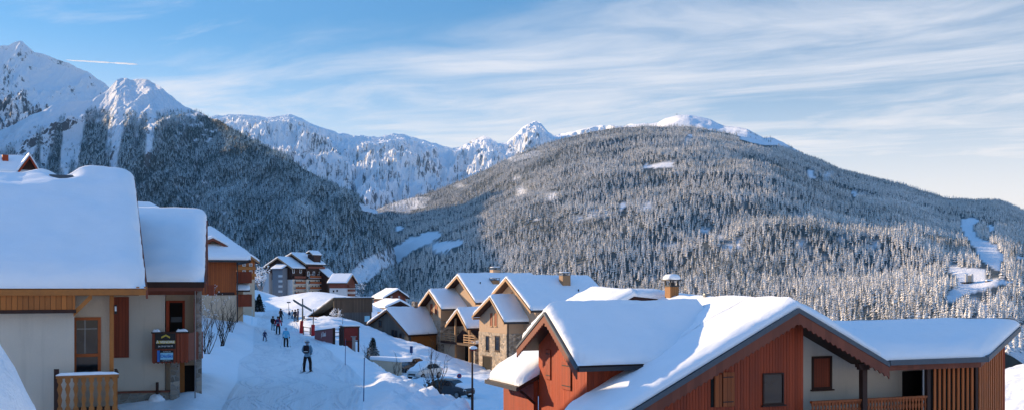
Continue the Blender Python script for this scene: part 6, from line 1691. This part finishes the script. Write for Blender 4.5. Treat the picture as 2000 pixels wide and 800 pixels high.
# ================================================================== trees and shrubs near the piste
m_fir = m_spruce('near_fir', .16, (.014,.026,.022), (.80,.83,.86))
def conifer(label, px, py, d, h, seed, snow_clumps=0, wid=.30):
    p = gp(px, py, d); t = thing('fir_tree', label, 'tree', p)
    rnd = random.Random(seed)
    obj('trunk', MB().tube([(0,0,-.2),(0,0,h*.5),(0,0,h)], [.035*h,.02*h,.004*h], 7), M['bark'], t)
    mb = MB(); n = 40
    for k in range(n):
        z = h*(.06+.92*k/n); R_ = wid*h*(1-k/n)**.85*rnd.uniform(.75,1.15)+.02*h
        for b in range(11):
            a = rnd.uniform(0, 6.28); L_ = R_*rnd.uniform(.6,1.1); dx, dy = math.cos(a), math.sin(a); droop = -.35*L_*rnd.uniform(.4,1.2); px_, py_ = -dy, dx
            for q in range(4):          # fans of needles along each limb
                f0, f1 = q/4, (q+1.15)/4; w = L_*.20*(1.1-.6*f0)
                c0 = Vector((dx*L_*f0, dy*L_*f0, z+droop*f0*f0)); c1 = Vector((dx*L_*f1, dy*L_*f1, z+droop*f1*f1+rnd.uniform(-.02,.03)*h))
                mb.add([tuple(c0), tuple(c1+Vector((px_*w, py_*w, -.03*h))), tuple(c1+Vector((dx*.04*h,dy*.04*h,0))), tuple(c1-Vector((px_*w, py_*w, .03*h)))], [(0,1,2),(0,2,3)])
    cr = obj('crown', mb, m_fir, t, recalc=False)
    if snow_clumps:
        mb = MB()
        for i in range(snow_clumps):
            f = rnd.random()**1.3; a = rnd.uniform(0,6.28); r_ = wid*h*(1-f)*rnd.uniform(.5,.95); mb.blob((r_*math.cos(a), r_*math.sin(a), h*(.1+.8*f)), (rnd.uniform(.03,.065)*h*.8,)*2+(rnd.uniform(.012,.025)*h,), 7, 5, .2)
        obj('snow_clump', mb, M['snow'], cr, smooth=True)
    return t
conifer('dark fir with clumps of snow on its lower boughs beside the bank', 728, 716, 84, 3.1, 4, 16, .30)
conifer('small dark fir standing by the corner chalet balconies', 506, 608, 150, 3.1, 8, 5, .34)
conifer('smaller fir touching the corner chalet, left of the other', 497, 606, 152, 2.2, 12, 3, .32)
def bare_shrub(label, px, py, d, h, seed, n=7, spread=.35, name='bare_shrub', frost=False, evergreen=0):
    p = gp(px, py, d); t = thing(name, label, 'shrub', p); rnd = random.Random(seed); mb = MB(); tips = []
    def grow(a, dirv, L_, r, depth):
        pts = [a]; dcur = dirv.copy()
        for i in range(3):
            dcur = (dcur+Vector((rnd.uniform(-.18,.18), rnd.uniform(-.18,.18), rnd.uniform(-.02,.14)))).normalized(); pts.append(pts[-1]+dcur*L_/3)
        mb.tube([tuple(q) for q in pts], [r, r*.85, r*.7, r*.5], 5); tips.append(pts[-1])
        if depth:
            for j in range(rnd.choice((2,3,3))):
                q = pts[rnd.choice((1,2,3))]; grow(q, (dcur+Vector((rnd.uniform(-.7,.7), rnd.uniform(-.7,.7), rnd.uniform(-.1,.5)))).normalized(), L_*rnd.uniform(.4,.65), r*.55, depth-1)
    for i in range(n):
        a = rnd.uniform(0,6.28); grow(Vector((rnd.uniform(-.15,.15), rnd.uniform(-.15,.15), -.1)), Vector((math.cos(a)*spread, math.sin(a)*spread, 1)).normalized(), h*rnd.uniform(.55,.85), .016*h/1.6+.006, 3)
    st = obj('stems', mb, M['frost_twig'] if frost else M['bark'], t)
    if evergreen:
        mb = MB()
        for i in range(evergreen):
            c = Vector((rnd.gauss(-.25,.28), rnd.gauss(0,.28), abs(rnd.gauss(.5,.33)))); u = Vector((rnd.uniform(-1,1), rnd.uniform(-1,1), rnd.uniform(-.3,.8))).normalized(); w = u.cross(Vector((rnd.uniform(-1,1),1,0))).normalized()
            mb.add([tuple(c), tuple(c+u*.12+w*.03), tuple(c+u*.22), tuple(c+u*.12-w*.03)], [(0,1,2,3)])
        obj('leaves', mb, m_fir, t, recalc=False)
    if frost:
        mb = MB(); fs = 1.0 if d < 200 else 3.0
        if d < 100: fs = .45
        for c in tips:
            if rnd.random() < .8: mb.blob(tuple(c), (rnd.uniform(.04,.10)*min(h,2.2)*.5*fs,)*2+(rnd.uniform(.03,.06)*min(h,2.2)*.6*fs,), 6, 4, .25)
        obj('frost', mb, M['snow'], st, smooth=True)
    return t
bare_shrub('tall bare shrub with an evergreen clump in front of the parked cars', 853, 790, 66, 2.6, 3, 5, .26, evergreen=260)
bare_shrub('thin bare sapling beside the dark fir, left of it', 716, 700, 80, 1.6, 5, 4, .2)
bare_shrub('thin bare sapling at the end of the low cream wall', 772, 736, 84, 2.1, 7, 3, .15)
for i, (px, py, d, h, lab) in enumerate(((432, 680, 66, 2.9, 'tall bare shrub in front of the white wall of the corner chalet'), (404, 690, 62, 2.3, 'bare twiggy shrub closest to the stone pier of the balcony chalet'), (450, 650, 85, 2.0, 'small bare shrub at the foot of the downpipe of the corner chalet'), (396, 655, 84, 2.8, 'frosty bare shrub between the two left chalets'))):
    bare_shrub(lab, px, py, d, h, 20+i, 7, .42, frost=(i == 3))
bare_shrub('sunlit snow-laden bush in front of the barn wall', 655, 622, 128, 1.25, 31, 14, .9, 'snowy_bush', True)
bare_shrub('tall frosted tree at the right end of the gabled house', 693, 590, 480, 9.5, 33, 8, .35, 'frosted_tree', True)
bare_shrub('frosted tree between the orange chalet and the apartments', 509, 562, 420, 7.5, 35, 9, .45, 'frosted_tree', True)

# ================================================================== lift station on the hill and a contrail
def on_hill(px, py):
    X, Y, Z = R_hill.X, R_hill.Y, R_hill.Z; e = (CX+FPX*X/Y-px)**2+(HY-FPX*Z/Y-py)**2; e[R_hill.t > 1.0] = 1e9
    i = np.unravel_index(np.argmin(e), e.shape); return W(px, py, float(Y[i]))
p = on_hill(1893, 553); KS = p.y/1750; t = thing('lift_station', 'twin white towers of a lift station on the wooded hill', 'building', p, math.radians(10)); t.scale = (KS,)*3
for x in (-5.2, 5.4):
    obj('tower', MB().loft([[(x+r*math.cos(2*math.pi*k/14), r*math.sin(2*math.pi*k/14), z) for k in range(14)] for r, z in ((2.3,-6),(2.3,15),(2.0,16.2),(.5,16.8))]), M['white_wall'], t)
obj('hall', MB().box(-11, 12, -3, 5, -6, 1.5), M['wood_dark'], t); obj('hall_roof', MB().box(-13, 24, -4, 6, 1.51, 2.4), M['wood_dark'], t); obj('link', MB().box(-2.8, 3, -1, 1, 2.42, 14), M['stucco_warm'], t)
for (px, py, d, w, lab) in ((1934, 547, 1780, 10, 'small snow-roofed shed right of the lift towers'), (1968, 551, 1780, 16, 'long low snow-roofed building at the wood edge on the hill')):
    p = on_hill(px, py+3); t = thing('mountain_hut', lab, 'hut', p); t.scale = (p.y/1780,)*3
    obj('wall', MB().box(-w*.5, w*.5, 0, 8, -8, 2), M['wood_dark'], t); obj('roof_snow', MB().prism([(-1,2.02),(4,4.6),(9,2.02)], 'x', -w*.55, w*.55), M['snow'], t)
p = W(1322, 227, 5000); t = thing('summit_mast', 'tiny lift mast on the top of the snowy dome', 'mast', p)
obj('mast', MB().tube([(0,0,-4),(0,0,11)], [1.0,.8], 6), M['metal'], t); obj('crossarm', MB().box(-4, 4, -.6, .6, 9, 11), M['metal'], t)
A_, B_ = W(128, 117.5, 20000), W(270, 126, 20000)
mb = MB(); n = 40; rings = []
for i in range(n+1):
    f = i/n; c = A_.lerp(B_, f); r = (9+7*f)*(1-abs(2*f-1)**8)*(.45 if .58 < f < .68 else 1)+1; j = noise.noise(Vector((f*14,0,0)))*5
    rings.append([(c.x, c.y+r*math.cos(2*math.pi*k/10), c.z+j+r*math.sin(2*math.pi*k/10)) for k in range(10)])
ct = obj('contrail', mb.loft(rings), M['ice_trail'], smooth=True); tag(ct, 'thin white aircraft trail in the blue sky above the left peak', 'contrail')

# ================================================================== the air between
hm = bpy.data.materials.new('mountain_air'); hm.use_nodes = True; nt_ = hm.node_tree
for n_ in list(nt_.nodes):
    if n_.type != 'OUTPUT_MATERIAL': nt_.nodes.remove(n_)
pv = nt_.nodes.new('ShaderNodeVolumePrincipled'); pv.inputs['Color'].default_value = (.20,.56,1,1); pv.inputs['Density'].default_value = HAZE; pv.inputs['Anisotropy'].default_value = 0.0
nt_.links.new(pv.outputs[0], [n_ for n_ in nt_.nodes if n_.type == 'OUTPUT_MATERIAL'][0].inputs['Volume'])
hz = obj('haze', MB().box(-19000, 19000, -1200, 18500, -260, 2600), hm); tag(hz, kind='stuff')
S.cycles.volume_bounces = 0
